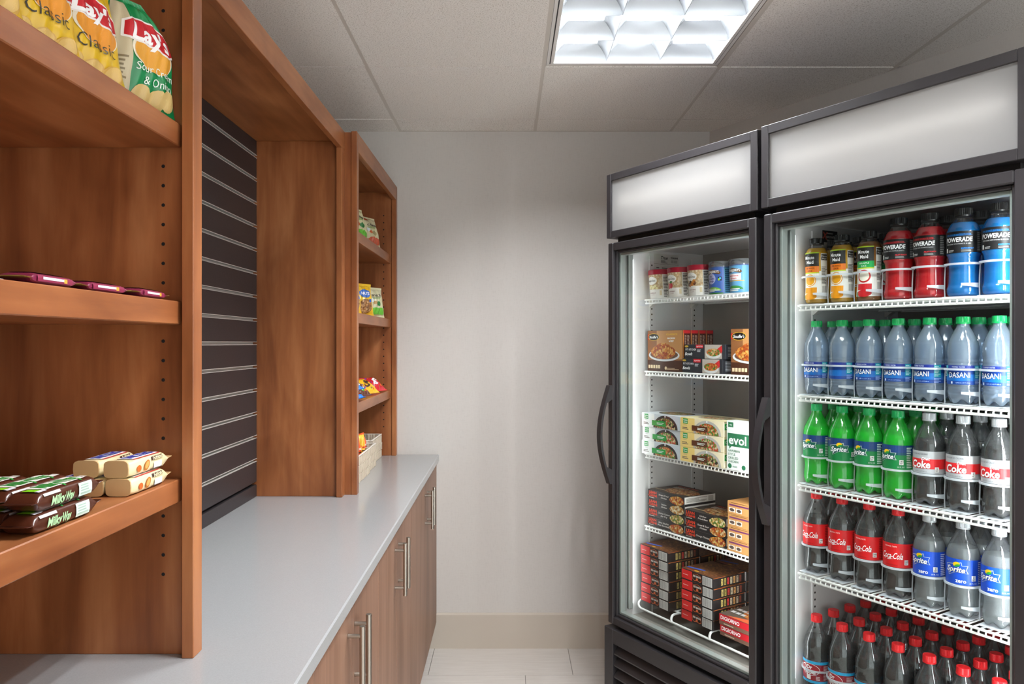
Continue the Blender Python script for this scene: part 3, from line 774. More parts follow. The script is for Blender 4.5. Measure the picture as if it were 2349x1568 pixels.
def art_sport(c):
    def f(p):
        p.text('POWERADE', .001, .1335, .0145, '#ffffff', 2, .028, .12, .061); p.text('ION4  ADVANCED ELECTROLYTE SYSTEM', .0, .1455, .0048, c, 2, .015, .1, .056)
        p.rect(-.028, .1428, .031, .1433, c, 2); p.text('SPORTS DRINK WITH VITAMINS B3, B6 & B12', 0, .1235, .0046, '#cfcfcf', 2, 0, .1, .056)
        p.rect(-.029, .1045, -.0245, .1145, '#e6e6e2', 2); p.fine(-.021, .1045, -.006, .1105, 2, '#b5b5b5', 2); p.text('FRUIT PUNCH' if c != '#1a8be8' else 'MOUNTAIN BERRY BLAST', .021, .1125, .005, c, 2, .02, .1, .026)
        p.fine(.008, .1045, .033, .1095, 2, '#9a9a9a', 2); p.rect(.042, .104, .058, .152, '#3a393b', 1); p.fine(.0435, .106, .0565, .150, 10, '#a8a8a8', 2); return p
    return f
def art_juice(band, txt, fr, fr2, pith):
    def f(p):
        p.rect(-.034, .013, .052, .092, '#f3f0ea', 1); p.rect(-.026, .106, .0235, .142, '#26241f', 2); p.rect(-.026, .142, .0235, .1455, '#b8d42a', 2)
        p.text('Minute', -.003, .1305, .0135, '#ffffff', 3, .012, 0, .030); p.text('Maid', -.001, .1175, .0135, '#ffffff', 3, .012, 0, .021)
        p.rect(-.026, .089, .0235, .106, band, 2); p.text(txt, -.002, .1005, .0062, '#5a2408' if band != '#12a84e' else '#f4fff4', 3, .01, 0, .026); p.text('JUICE', -.002, .0932, .0062, '#5a2408' if band != '#12a84e' else '#f4fff4', 3, .01, 0, .014)
        p.rect(-.026, .0855, .0235, .089, '#c6d83a', 2)
        p.ell(-.002, .066, .0172, .0172, fr2, 2, 24); p.ell(-.002, .066, .0152, .0152, pith, 3, 24); p.ell(-.002, .0665, .0135, .0135, fr if band != '#12a84e' else '#f4eedd', 4, 24)
        p.rect(-.0205, .030, .0175, .046, fr2, 3); p.ell(-.002, .021, .020, .0095, fr2, 2, 22); p.rect(-.0245, .012, -.0195, .025, '#3f8f3a', 3)
        p.rect(.0285, .020, .050, .142, '#efebe3', 2); p.fine(.030, .055, .0485, .105, 16, '#4a4640', 3); p.rect(.030, .122, .0485, .139, '#33302a', 3); p.text('Minute', .039, .1335, .0068, '#ffffff', 4); p.text('Maid', .039, .1265, .0068, '#ffffff', 4); p.bars(.031, .026, .047, .05, 14, '#2a2724', 3)
        return p
    return f
PROTO = {
 'cola': bottle('soda_bottle', SODA, 'pet_clear', .166, 'cola', (.0152, .2165, .2365, 'cap_red'), (.0835, .1468, '#dc1a20'), art_cola),
 'lime': bottle('soda_bottle', SODA, 'pet_green', .170, 'soda_green', (.0152, .2165, .2365, 'cap_green'), (.0835, .1468, '#0b8040'), art_lime),
 'diet': bottle('soda_bottle', SODA, 'pet_clear', .170, 'cola', (.0152, .2165, .2365, 'cap_silver'), (.0835, .1405, '#b4b6b9'), art_diet),
 'zero': bottle('soda_bottle', SODA, 'pet_clear', .172, 'soda_clear', (.0152, .2165, .2365, 'cap_silver'), (.0835, .1440, '#1450c8'), lambda p: art_lime(p, '#1450c8', '#1450c8', True)),
 'pepper': bottle('soda_bottle', PEPPER, 'pet_clear', .171, 'pepper_soda', (.0152, .2165, .2365, 'cap_red'), (.0435, .109, '#931c28'), art_pepper),
 'water': bottle('water_bottle', WATER, 'pet_water', .168, None, (.0150, .191, .2085, 'cap_green'), (.0475, .0925, '#15408f'), art_water),
 'water2': bottle('water_bottle', WATER, 'pet_water', .168, None, (.0150, .191, .2085, 'cap_green'), (.0475, .0925, '#15408f'), lambda p: art_water(p, 1)),
 'orange': bottle('juice_bottle', JUICE, 'pet_thin', .158, 'juice_yellow', (.0192, .168, .187, 'cap_black'), (.012, .1455, 'juice_yellow'), art_juice('#ef7d1e', '100% ORANGE', '#f2a81e', '#ee9a14', '#fbf0d0'), False),
 'apple': bottle('juice_bottle', JUICE, 'pet_thin', .158, 'juice_apple', (.0192, .168, .187, 'cap_black'), (.012, .1455, 'juice_apple'), art_juice('#12a84e', '100% APPLE', '#f4eedd', '#d0242a', '#c8342e'), False),
 'red': bottle('sports_drink_bottle', SPORT, 'pet_thin', .176, 'sport_red', (.0200, .191, .211, 'cap_black'), (.1025, .1535, '#1d1c1e'), art_sport('#e8303a'), False),
 'blue': bottle('sports_drink_bottle', SPORT, 'pet_thin', .176, 'sport_blue', (.0200, .191, .211, 'cap_black'), (.1025, .1535, '#1d1c1e'), art_sport('#1a8be8'), False),
}
for k in ('cola', 'lime', 'diet', 'zero', 'pepper'):                # 20 oz bottles stand 226 mm high
    def squash(o):
        o.data.transform(Matrix.Scale(.955, 4, (0, 0, 1)))
        for ch in o.children: squash(ch)
    squash(PROTO[k])
STAMP = {k: Stamp(o) for k, o in PROTO.items()}
DESC = {'cola': 'red-labelled cola bottle', 'lime': 'green lemon-lime soda bottle', 'diet': 'silver-labelled diet cola bottle', 'zero': 'blue-labelled clear soda bottle', 'pepper': 'maroon-labelled dark soda bottle',
        'water': 'green-capped water bottle', 'water2': 'water bottle showing its nutrition panel', 'orange': 'orange juice bottle', 'apple': 'green-banded apple juice bottle', 'red': 'red sports drink bottle', 'blue': 'blue sports drink bottle'}
ROWS = ('front row', 'second row', 'third row', 'fourth row', 'back row'); LANES = ('first', 'second', 'third', 'fourth', 'fifth', 'sixth', 'seventh')
LX = [.0789+.081*i for i in range(7)]; LY0 = .140
SHELF = [(ZR[0], ['orange', 'orange', 'apple', 'red', 'red', 'blue', 'blue'], 3, .0788, 'top shelf'),
         (ZR[1], ['water', 'water2', 'water', 'water', 'water', 'water', 'water'], 5, .0715, 'second shelf'),
         (ZR[2], ['lime']*4+['diet']*3, 3, .0768, 'third shelf'),
         (ZR[3], ['cola']*4+['zero']*3, 3, .0768, 'fourth shelf'),
         (.3722, ['pepper']*7, 5, .0760, 'floor')]
for si, (z, kinds, nrow, dy, sh) in enumerate(SHELF):
    for i, k in enumerate(kinds):
        for r in range(nrow):
            kk = 'water' if (k == 'water2' and r > 0) else k
            lab = DESC[kk]+', '+ROWS[r]+', '+LANES[i]+' lane from the handle, refrigerator\'s '+sh
            o = STAMP[kk](lab, DESC[kk]+'s on the '+sh)
            rz = (random.random()-.5)*.36+.08 if r == 0 else random.random()*6
            if k == 'lime' and i == 1 and r == 0: rz = .55
            if k in ('orange', 'apple') and r == 0: rz = .06*(i-1)+.12
            if k == 'water' and i == 5 and r == 0: rz = .35
            jx = (random.random()-.5)*.0008; dz = .0022
            if k in ('red', 'blue') : jx *= .3
            put(o, MR, LX[i]+jx, LY0+dy*r+(.003 if k in ('red', 'blue') else 0), z+dz, rz)
# ------------------------------------------------------------------ clear plastic bottle glides, one for each lane
def glide(hz):
    t = thing('bottle_glide', '-', 'bottle organizer')
    B = lambda mb, n: mb.build(n, 'glide_plastic', t, 50, rel=False)
    B(MB().box((-.030, -.036, .0002), (.030, .40, .0016)), 'track')
    R = .0383; band = MB(); n = 18; V = []
    for k in range(n+1):
        a = -PI*.5+PI*k/n
        for r, z in ((R-.001, hz), (R+.0022, hz), (R+.0022, hz+.0048), (R-.001, hz+.0048)): V.append((r*math.sin(a), -r*math.cos(a), z))
    F = [(4*k+i, 4*k+(i+1) % 4, 4*k+4+(i+1) % 4, 4*k+4+i) for k in range(n) for i in range(4)]+[(0, 1, 2, 3), (4*n, 4*n+1, 4*n+2, 4*n+3)]
    B(band.add(V, F), 'front_hoop')
    p = MB(); p.tube([(.0390, -.002, .0), (.0392, -.004, hz*.25), (.0390, -.003, hz*.6), (.0390, 0, hz+.002)], .0015, 6); B(p, 'post')
    V = []; n = 10
    for k in range(n+1):
        a = .38+1.12*k/n; lo = .021+.006*(1-k/n); 
        for r, z in ((R, lo), (R+.0012, lo), (R+.0012, .0325), (R, .0325)): V.append((r*math.sin(a), -r*math.cos(a), z))
    F = [(4*k+i, 4*k+(i+1) % 4, 4*k+4+(i+1) % 4, 4*k+4+i) for k in range(n) for i in range(4)]+[(0, 1, 2, 3), (4*n, 4*n+1, 4*n+2, 4*n+3)]
    B(MB().add(V, F), 'stop_tab')
    return t
g0 = Stamp(glide(.0760)); g1 = Stamp(glide(.0825))
for z, kinds, nrow, dy, sh in SHELF:
    for i, x in enumerate(LX):
        lab = 'clear plastic bottle glide, '+LANES[i]+' lane from the handle, refrigerator\'s '+sh
        o = (g1 if sh == 'second shelf' else g0)(lab, 'bottle glides on the '+sh)
        put(o, MR, x, LY0, z+.0004 if z > .5 else z, 0)
# ------------------------------------------------------------------ frozen food in the freezer
def carton(name, W, D, H, key, front=None, right=None, top=None):
    o = link(name, MB().box((0, 0, 0), (W, D, H), 0, .0008).data(name, key)); o['category'] = 'box'
    if front: front.build('front_print', o, on_front)
    if right: right.build('side_print', o, on_right(W))
    if top: top.build('top_print', o, on_top(H))
    return o
def stack(proto, M, x, y, z, H, labels, group, jit=.003, start=0):
    st = proto if isinstance(proto, Stamp) else Stamp(proto)
    for i, lab in enumerate(labels):
        o = st(lab, group); put(o, M, x+(random.random()-.5)*jit, y+(random.random()-.5)*jit, z+i*(H+.0002), (random.random()-.5)*.012)
    return st
LV = ('bottom', 'second', 'third', 'fourth', 'fifth', 'top')
def lv(n): return ['bottom']+['second', 'third', 'fourth', 'fifth'][:n-2]+['top']
# ice cream pints
def pint(name, lidkey, side, art, lid_h=.014, r0=.0380, r1=.0445, h=.092):
    prof = [(r0-.002, 0), (r0, .001), (r0+(r1-r0)*.5, h*.5), (r1, h)]
    o = link(name, MB().lathe(prof, 40).data(name, side, 40)); o['category'] = 'ice cream tub'
    link('lid', MB().lathe([(r1+.0005, h-.004), (r1+.0025, h-.003), (r1+.0025, h+lid_h-.002), (r1+.001, h+lid_h), (r1-.003, h+lid_h), (r1-.004, h+lid_h-.002)], 40).data('lid', lidkey, 40), o)
    R = rad(prof); art(Print(.006)).build('label_print', o, wrap(lambda v: R(min(max(v, .001), h)))); return o
def art_cream(flavor, fruit):
    def f(p):
        p.rect(-.06, .0, .036, .034, '#f2ede6', 1); p.rect(-.06, .034, .036, .088, 'food:#e6c79a,#f0dcb8,#dcb888,#ead2a8', 1)
        p.ell(-.010, .066, .026, .0145, '#f4f0ea', 2, 24); p.text('Häagen-Dazs', -.010, .066, .0105, '#2b2725', 3, .01, 0, .040)
        fruit(p); p.text(flavor, -.005, .021, .0062, '#7a2030', 3, .01, 0, .030); p.text('ice cream', -.004, .0145, .004, '#7a2030', 3)
        p.rect(.024, .012, .032, .03, '#e4d2ac', 2); p.rect(.037, .003, .06, .087, '#efece6', 1); p.fine(.039, .006, .058, .084, 15, '#4a4642', 2); return p
    return f
def fr_van(p):
    for k in range(7): p.ell(-.022+.006*k, .038+.004*(k % 3), .005, .0045, '#ece2a8', 2, 10)
def fr_straw(p):
    p.ell(-.008, .042, .0085, .0105, '#c8323c', 2, 16); p.ell(-.019, .040, .007, .010, '#d0404a', 2, 16); p.poly([(-.017, .053), (-.008, .049), (.001, .054), (-.003, .058), (-.012, .058)], '#3c7a34', 3)
def fr_nut(p):
    for x, z, c in ((-.02, .040, '#4a2c20'), (-.011, .046, '#3c241c'), (-.004, .041, '#c87a34'), (.006, .044, '#5a3222'), (-.013, .038, '#c8803c'), (.005, .050, '#d08a40')): p.ell(x, z, .0062, .0072, c, 2, 12)
plain('lid_red', '#a81d33', .4)
X5 = (.0895, .190, .289, .3805, .471); PY = .184; pz = ZZ[0]+.0003
for x, fl, fr, lab in ((X5[0], 'VANILLA', fr_van, 'cream ice cream pint with red lid and vanilla blossom'), (X5[1], 'STRAWBERRY', fr_straw, 'cream ice cream pint with red lid and strawberry picture'), (X5[2], 'VANILLA SWISS ALMOND', fr_nut, 'cream ice cream pint with red lid and almond picture')):
    put(tag(pint('ice_cream_pint', 'lid_red', '#f2ede6', art_cream(fl, fr)), lab, 'ice cream tub', 'ice cream pints on the freezer top shelf'), MZ, x, PY, pz, .10)
def art_moon(p):
    p.rect(-.06, .0, .034, .088, '#3d5fa8', 1); p.rect(.034, .0, .062, .088, '#6aaed0', 1); p.fine(.037, .006, .06, .084, 12, '#3a6a8c', 2)
    p.ell(-.012, .052, .018, .018, '#b9bce0', 2, 20); p.text('the', -.014, .060, .008, '#3b2a7a', 3, .02); p.text('tonight', -.011, .0525, .0085, '#3b2a7a', 3, .02); p.text('dough', -.011, .044, .0085, '#3b2a7a', 3, .02)
    p.poly([(-.034, .069), (-.03, .078), (-.01, .083), (.016, .079), (.024, .071), (.018, .066), (-.005, .071), (-.03, .066)], '#6b4a2a', 2); p.text("BEN&JERRY'S", -.006, .0750, .0105, '#ffffff', 3, .03, 0, .046)
    p.rect(.014, .045, .026, .058, '#1a1c22', 3); p.ell(.021, .053, .0035, .0035, '#4aa8e0', 4, 10); p.ell(.017, .049, .003, .004, '#a8d030', 4, 10)
    p.ell(-.004, .012, .028, .012, '#7ab23c', 2, 20, 0, PI); p.rect(-.03, .0, .03, .006, '#3a7a34', 2); p.fine(-.03, .008, .02, .02, 3, '#f4f4f0', 3); return p
def art_dream(p):
    p.rect(-.06, .0, .06, .088, '#5f9fcb', 1); p.poly([(-.034, .067), (-.03, .076), (-.01, .081), (.016, .077), (.024, .069), (.018, .064), (-.005, .069), (-.03, .064)], '#6b4a2a', 2); p.text("BEN&JERRY'S", -.006, .0730, .0105, '#ffffff', 3, .03, 0, .046)
    p.rect(-.03, .042, .02, .062, '#f4eeee', 2); p.text('americone', -.006, .056, .009, '#c42a34', 3, .02, 0, .036); p.text('dream', -.006, .0475, .009, '#c42a34', 3, .02); p.rect(-.034, .038, .03, .0405, '#d8a83a', 2)
    p.ell(-.004, .012, .03, .012, '#3a8a44', 2, 20, 0, PI); p.fine(-.03, .006, .02, .016, 2, '#f4f4f0', 3); return p
for x, a, lab in ((X5[3], art_moon, 'blue ice cream pint with clear lid and pale moon print'), (X5[4], art_dream, 'sky-blue ice cream pint with clear lid and red lettering')):
    put(tag(pint('ice_cream_pint', 'clear_lid', '#3d5fa8', a, .017, .0365, .0405, .093), lab, 'ice cream tub', 'ice cream pints on the freezer top shelf'), MZ, x, PY+.002, pz, .14)
# second shelf: upright meal boxes
W_, H_, D_ = .184, .148, .036; z = ZZ[1]+.0003
p = Print(); p.rect(.001, .001, W_-.001, H_-.001, '#8c5a36'); p.rect(.05, .045, W_-.001, H_-.001, '#c08a56', 1); p.rect(.001, .001, W_-.001, .04, '#4a2a1c', 1)
p.ell(.034, .124, .030, .0135, '#e0b030', 2, 24); p.ell(.034, .124, .028, .0118, '#15130f', 3, 24); p.text("Stouffer's", .034, .1235, .0135, '#ffffff', 4, .02, .2, .046); p.rect(.001, .114, .008, .134, '#c8242c', 1)
p.text('CLASSICS', .128, .133, .0085, '#f0c23a', 2, .01, 0, .056); p.text('MACARONI', .126, .119, .0085, '#ffffff', 2, .02, 0, .038); p.text('& BEEF', .126, .109, .0085, '#ffffff', 2, .02)
p.ell(.088, .058, .08, .022, '#d7d9dc', 2, 32); p.ell(.088, .060, .072, .017, '#6a4a3a', 3, 30); p.ell(.084, .070, .064, .026, 'food:#d98a3a,#c8682c,#e8b060,#b04a20', 4, 30); p.ell(.084, .082, .04, .021, 'food:#d98a3a,#c8682c,#e8b060,#b04a20', 5, 26)
for k in range(5): p.rect(.006+.013*k, .010, .016+.013*k, .022, '#e8cfa8', 2)
p.fine(.1, .006, .17, .014, 2, '#d0b090', 2); p.ell(.098, .012, .006, .006, '#e8cfa8', 2, 12)
s = Print(); s.rect(.001, .001, D_-.001, H_-.001, '#4a1c16'); s.rect(.001, H_-.012, D_-.001, H_-.001, '#b8242a', 1); s.rect(.0, .0, .004, H_, '#c07a40', 1); s.fine(.008, .075, .017, .13, 14, '#cdb9a6', 1, .4); s.fine(.02, .06, .031, .13, 16, '#cdb9a6', 1, .4)
stf = Stamp(carton('frozen_meal_box', W_, D_, H_, '#5a2c1c', p, s))
for i, w_ in enumerate(('in front', 'second from the glass', 'third from the glass', 'at the back')):
    put(stf('upright brown macaroni box, '+w_+' of the row beside the grey boxes', 'upright macaroni boxes'), MZ, .0545, .15+.0372*i, z, 0)
put(stf('upright brown macaroni and beef box on the far side of the grey bowl boxes', 'upright macaroni boxes'), MZ, .457, .150, z, 0)
W_, H_, D_ = .186, .0485, .15
def bowl_front(food):
    p = Print(); p.rect(.0005, .0005, W_-.0005, H_-.0005, '#2f3238'); p.rect(.095, .001, W_-.014, H_-.001, '#b9aea4', 1); p.text('FIT', .011, .031, .0095, '#ffffff', 2, .0); p.text('KITCHEN', .038, .031, .0095, '#ffffff', 2, 0, 0, .034); p.text('Bowls', .02, .016, .0145, '#ffffff', 2, .015, .3)
    p.rect(.054, .036, .088, .0475, '#cf2430', 2); p.text('24g PROTEIN', .071, .0418, .006, '#ffffff', 3, .01, 0, .028); p.fine(.06, .022, .08, .032, 3, '#cfd2d6', 2); p.ell(.010, .042, .009, .0035, '#c8a23a', 2, 14)
    p.ell(.134, .0175, .034, .017, '#d8d8d6', 2, 24); p.ell(.134, .022, .031, .013, food, 3, 24); p.poly([(.146, .03), (.172, .046), (.174, .026), (.168, .018)], '#c83030', 2); return p
s = Print(); s.rect(.0005, .0005, D_-.0005, H_-.0005, '#22242a'); s.fine(.012, .008, .05, .042, 7, '#a9abb0'); s.fine(.06, .008, .10, .042, 7, '#a9abb0')
tp = Print(); tp.rect(.002, .002, W_-.002, D_-.002, '#3a3d44'); tp.ell(W_*.55, D_*.5, .07, .055, 'food:#d8b070,#c85a30,#4f7a34,#e0c090', 1, 26)
b1 = carton('frozen_meal_box', W_, D_, H_, '#2f3238', bowl_front('food:#d06a34,#b84a24,#e0a050,#5a8a3a'), s, tp); put(tag(b1, 'flat dark grey bowl-meal box with reddish food picture, under its twin', 'box', 'grey bowl boxes'), MZ, .2400, .146, z)
b2 = carton('frozen_meal_box', W_, D_, H_, '#2f3238', bowl_front('food:#e0c08a,#d8a060,#5a8a3a,#c86a34'), s, tp); put(tag(b2, 'flat dark grey bowl-meal box with pale food picture, stacked on another', 'box', 'grey bowl boxes'), MZ, .2490, .148, z+H_+.0002)
# third shelf: white and yellow boxes
W_, H_, D_ = .199, .0500, .14
def hc_front(side, main, bandc, arc, food):
    p = Print(); p.rect(.0005, .0005, W_-.0005, H_-.0005, main); p.rect(.0005, .0005, .068, H_-.0005, side, 1)
    p.rect(.014, .029, .036, .047, '#1f9a44', 2); p.text('Healthy', .025, .0415, .0066, '#ffffff', 3, .015, 0, .019); p.text('Choice', .025, .0345, .0066, '#ffffff', 3, .015, 0, .017); p.text('SIMPLY', .025, .0245, .0055, '#8a8a8a', 3); p.fine(.01, .008, .045, .018, 2, '#6a5f58', 2)
    p.ell(.125, .0008, .062, .046, arc, 2, 30, 0, PI); p.ell(.125, .0008, .052, .037, food, 3, 30, 0, PI); p.rect(.056, .008, .128, .0265, bandc, 5); p.fine(.082, .0125, .118, .0215, 2, '#e8f4e8', 6); p.rect(.122, .041, .1275, .0465, '#f4f4f4', 5); return p
tw = Print(); tw.rect(.001, .001, W_-.001, D_-.001, '#dfe2e6'); tw.ell(W_*.55, D_*.5, .075, .052, '#3a3230', 1, 28); tw.ell(W_*.55, D_*.5, .064, .043, 'food:#c88a50,#5a8a3a,#e0c9a0,#8a4a2a', 2, 28)
ty = Print(); ty.rect(.001, .001, W_-.001, D_-.001, '#ecdcae'); ty.ell(W_*.5, D_*.5, .07, .05, '#b9b2a4', 1, 28); ty.ell(W_*.5, D_*.5, .06, .042, 'food:#c85a34,#e0b070,#5a8a3a,#f0e0c0', 2, 28)
sr = Print(); sr.rect(.0005, .0005, D_-.0005, H_-.0005, '#ece0c0'); sr.rect(.008, .022, .026, .042, '#1f9a44', 1); sr.text('C', .017, .032, .014, '#ffffff', 2, .02); sr.fine(.032, .008, .07, .042, 5, '#b09a70', 1)
sw_ = Print(); sw_.rect(.0005, .0005, D_-.0005, H_-.0005, '#cfd4da')
foods = ('food:#b0643a,#5a8a3a,#e0c49a,#3a2a22', 'food:#d8b888,#5a9a3a,#c84a34,#f0d8b0', 'food:#e09a50,#c8502c,#5a8a3a,#ecd0a0')
z = ZZ[2]+.0003
for i in range(3):
    lab = ('bottom', 'middle', 'top')[i]
    o = carton('frozen_meal_box', W_, D_, H_, '#e8eaec', hc_front('#f4f4f2', '#ccd2da', '#1f9a3e', '#3a2f2c', foods[2-i]), sw_, tw); put(tag(o, 'white frozen-meal box with green band, '+lab+' of its stack', 'box', 'white meal boxes'), MZ, .0515+.001*(i % 2), .125+.002*(i % 2), z+i*.0502)
    o = carton('frozen_meal_box', W_-.006, D_, H_, '#efe0b4', hc_front('#f0cf7c', '#f0e2c0', '#5a3016', '#b9b6b0', foods[i]), sr, ty); put(tag(o, 'pale yellow frozen-meal box with brown band, '+lab+' of its stack', 'box', 'yellow meal boxes'), MZ, .2530-.001*(i % 2), .124, z+i*.0502)
W_, H_, D_ = .150, .156, .045
p = Print(); p.rect(.0005, .0005, W_-.0005, H_-.0005, '#e9ebe8'); p.rect(.006, .136, .028, .152, '#23704a', 1); p.text('rdy', .017, .144, .008, '#ffffff', 2, .01); p.rect(.004, .075, .10, .117, '#2a6e4c', 1); p.poly([(.010, .075), (.02, .075), (.012, .066)], '#2a6e4c', 1); p.text('evol', .045, .096, .04, '#f4f8f4', 2, .02, 0, .072)
for k, tx in enumerate(('HAWAIIAN', 'STYLE', 'GRILLED', 'CHICKEN')): p.text(tx, .006+.0245*len(tx)/8, .061-.0115*k, .0105, '#2a6e4c', 2, .01, 0, .0060*len(tx))
p.ell(.013, .012, .008, .008, '#2a6e4c', 1, 16); p.fine(.025, .008, .05, .014, 2, '#6a9a80', 1); p.ell(.07, .012, .008, .008, '#2a6e4c', 1, 16)
put(tag(carton('frozen_meal_box', W_, D_, H_, '#e9ebe8', p), 'upright white box with dark green speech-bubble logo beside the yellow boxes', 'box'), MZ, .460, .128, z)
# fourth shelf: black boxes
W_, H_, D_ = .188, .0330, .15
def lc_front(nm, food):
    p = Print(); p.rect(.0005, .0005, W_-.0005, H_-.0005, '#2b2a2c'); p.text('LEAN', .026, .0235, .0135, '#e8482a', 2, .03, 0, .040); p.text('CUISINE', .026, .0125, .0105, '#e8482a', 2, .03, 0, .046); p.fine(.006, .003, .045, .0065, 1, '#d8d0c8', 2)
    for k, tx in enumerate(nm): p.text(tx, .084, .0215-.0095*k if len(nm) > 1 else .016, .0082, '#efe9e2', 2, .005, .2, .0044*len(tx))
    p.ell(.150, .014, .036, .0145, food, 3, 26); p.ell(.158, .019, .026, .012, food, 4, 22); return p
tl = Print(); tl.rect(.001, .001, W_-.001, D_-.001, '#3a322c'); tl.rect(.001, .030, W_-.001, .036, '#c9b48a', 1); tl.ell(W_*.6, D_*.42, .075, .048, 'food:#d8a050,#c86a30,#e8cfa0,#7a4a2a', 2, 28); tl.text('LEAN CUISINE', .075, .128, .014, '#e8482a', 2, .03, 0, .10); tl.fine(.03, .09, .11, .115, 3, '#e8e0d8', 2)
sl = Print(); sl.rect(.0005, .0005, D_-.0005, H_-.0005, '#dcd8d2'); sl.rect(.0005, .0005, D_-.0005, .008, '#2b2a2c', 1); sl.fine(.008, .012, .11, .028, 5, '#7a746e', 1); sl.rect(.115, .010, .14, .029, '#b5aea6', 1)
names = (['Spicy Beef &', 'Bean Enchilada'], ['Chicken Cashew', 'Stir Fry'], ['Sesame', 'Chicken'], ['Sweet & Sour', 'Chicken']); fd = ('food:#c8502c,#e09a50,#b8702c,#e8d0a0', 'food:#e0c080,#c8a050,#6a8a3a,#f0e0b0', 'food:#d8a050,#e8cfa0,#f0e4c0,#b87a3a', 'food:#e09030,#c86a28,#e8c880,#a8442a')
z = ZZ[3]+.0003
for i in range(4):
    put(tag(carton('frozen_meal_box', W_, D_, H_, '#2b2a2c', lc_front(names[i], fd[i]), sl, tl), 'black frozen-meal box with orange-red lettering, %s of the stack of four' % ('bottom', 'second', 'third', 'top')[i], 'box', 'stack of four black meal boxes'), MZ, .0565+.001*(i % 2), .150+.001*(i % 3), z+i*(H_+.0002))
names = (['Orange Chicken'], ['Sweet & Sour', 'Chicken'], ['Chicken', 'Fried Rice']); fd2 = (fd[3], fd[0], fd[1])
H_ = .0316
for i in range(3):
    put(tag(carton('frozen_meal_box', W_, D_, H_, '#2b2a2c', lc_front(names[i], fd2[i]), sl, tl), 'black frozen-meal box with orange-red lettering, %s of the stack of three' % ('bottom', 'middle', 'top')[i], 'box', 'stack of three black meal boxes'), MZ, .2530+.001*(i % 2), .146+.001*(i % 2), z+i*(H_+.0002))
put(tag(carton('frozen_meal_box', W_, D_-.02, H_, '#2b2a2c', None, sl, tl), 'black frozen-meal box lying behind the stack of three', 'box'), MZ, .2600, .300, z)
W_, H_, D_ = .15, .0402, .14
p = Print(); p.rect(.0005, .0005, W_-.0005, H_-.0005, '#d39a5e'); p.rect(.008, .026, .10, .031, '#7a3a6a', 1); p.rect(.006, .006, .032, .020, '#f0e6da', 1); p.rect(.036, .006, .060, .020, '#f0e6da', 1); p.ell(.019, .013, .010, .005, '#5a4a44', 2, 14); p.ell(.048, .013, .009, .005, '#5a4a44', 2, 14); p.fine(.014, .034, .09, .038, 1, '#8a5a34', 1)
stack(carton('frozen_snack_box', W_, D_, H_, '#cf9558', p), MZ, .4520, .140, z, H_, ['tan snack box with purple stripe, %s of its stack' % ('bottom', 'second', 'third', 'top')[i] for i in range(4)], 'tan snack boxes')
# floor rack: pizzas
W_, H_, D_ = .146, .0344, .15
p = Print(); p.rect(.0005, .0005, W_-.0005, H_-.0005, '#262325'); p.rect(.003, .002, .052, H_-.002, '#e2282c', 1); p.fine(.009, .014, .044, .019, 1, '#f4b0a8', 2)
p.poly([(.054, .010), (.056, .027), (.075, .031), (.092, .026), (.095, .009), (.086, .005), (.075, .008), (.063, .005)], '#d86a3a', 1); p.poly([(.0555, .0115), (.0575, .026), (.075, .0295), (.0905, .025), (.0935, .0105), (.086, .0075), (.075, .010), (.063, .0075)], '#241a18', 2)
p.text('RED BARON', .0745, .0215, .0085, '#f0e8e0', 3, .03, 0, .034); p.ell(.0745, .0125, .005, .004, '#d86a3a', 3, 12); p.rect(.099, .0025, .142, H_-.0025, '#f1efec', 1); p.bars(.101, .004, .140, H_-.004, 20, '#2a2828', 2)
s = Print(); s.rect(.0005, .0005, D_-.0005, H_-.0005, '#211f20'); s.rect(.0005, H_-.0022, D_-.0005, H_-.0005, '#b8642c', 1)
for k, c in enumerate(('#c9b46a', '#a89a4a', '#c83030', '#c8bfa4', '#d8a060', '#b9a890', '#8a3a2a')): s.rect(.036+.0145*k, .005, .045+.0145*k, .027, c, 1); s.fine(.037+.0145*k, .007, .044+.0145*k, .025, 4, '#4a4034', 2)
tr_ = Print(); tr_.rect(.001, .001, W_-.001, D_-.001, '#6a3f26'); tr_.ell(W_*.6, D_*.55, .07, .075, 'food:#7a4a2c,#8a5a34,#6a3a22,#a8743c', 1, 30); tr_.poly([(.004, .02), (.075, .035), (.07, .045), (.004, .030)], '#2a58c0', 2); tr_.ell(.06, .012, .010, .005, '#d8a030', 2, 14); tr_.rect(.02, .006, .05, .010, '#c03028', 2)
rb = Stamp(carton('frozen_pizza_box', W_, D_, H_, '#262325', p, s, tr_)); z = .4297
stack(rb, MZ, .0605, .112, z, H_, ['black pizza box with red end panel and barcode, %s of the stack of six' % LV[i] for i in range(6)], 'stack of six pizza boxes', .005)
stack(rb, MZ, .2700, .112, z, H_, ['black pizza box with red end panel and barcode, %s of the stack of five' % lv(5)[i] for i in range(5)], 'stack of five pizza boxes', .005)
stack(rb, MZ, .0620, .268, z, H_, ['black pizza box %s of the stack behind the stack of six' % lv(5)[i] for i in range(5)], 'pizza boxes at the back', .004)
stack(rb, MZ, .2720, .268, z, H_, ['black pizza box %s of the stack behind the stack of five' % lv(5)[i] for i in range(5)], 'pizza boxes at the back', .004)
W_, H_, D_ = .155, .0345, .155
p = Print(); p.rect(.0005, .0005, W_-.0005, H_-.0005, '#7a5a4a'); p.rect(.0005, .013, W_-.0005, H_-.0005, '#c8202c', 1); p.text('DIGIORNO', .046, .0235, .0165, '#ffffff', 2, .02, 0, .078); p.fine(.02, .003, .085, .009, 1, '#cdb8a4', 2)
tp = Print(); tp.rect(.001, .001, W_-.001, D_-.001, '#5a5048'); tp.ell(.10, .09, .06, .06, 'food:#d8883a,#c85028,#e8b860,#a83a20', 1, 28)
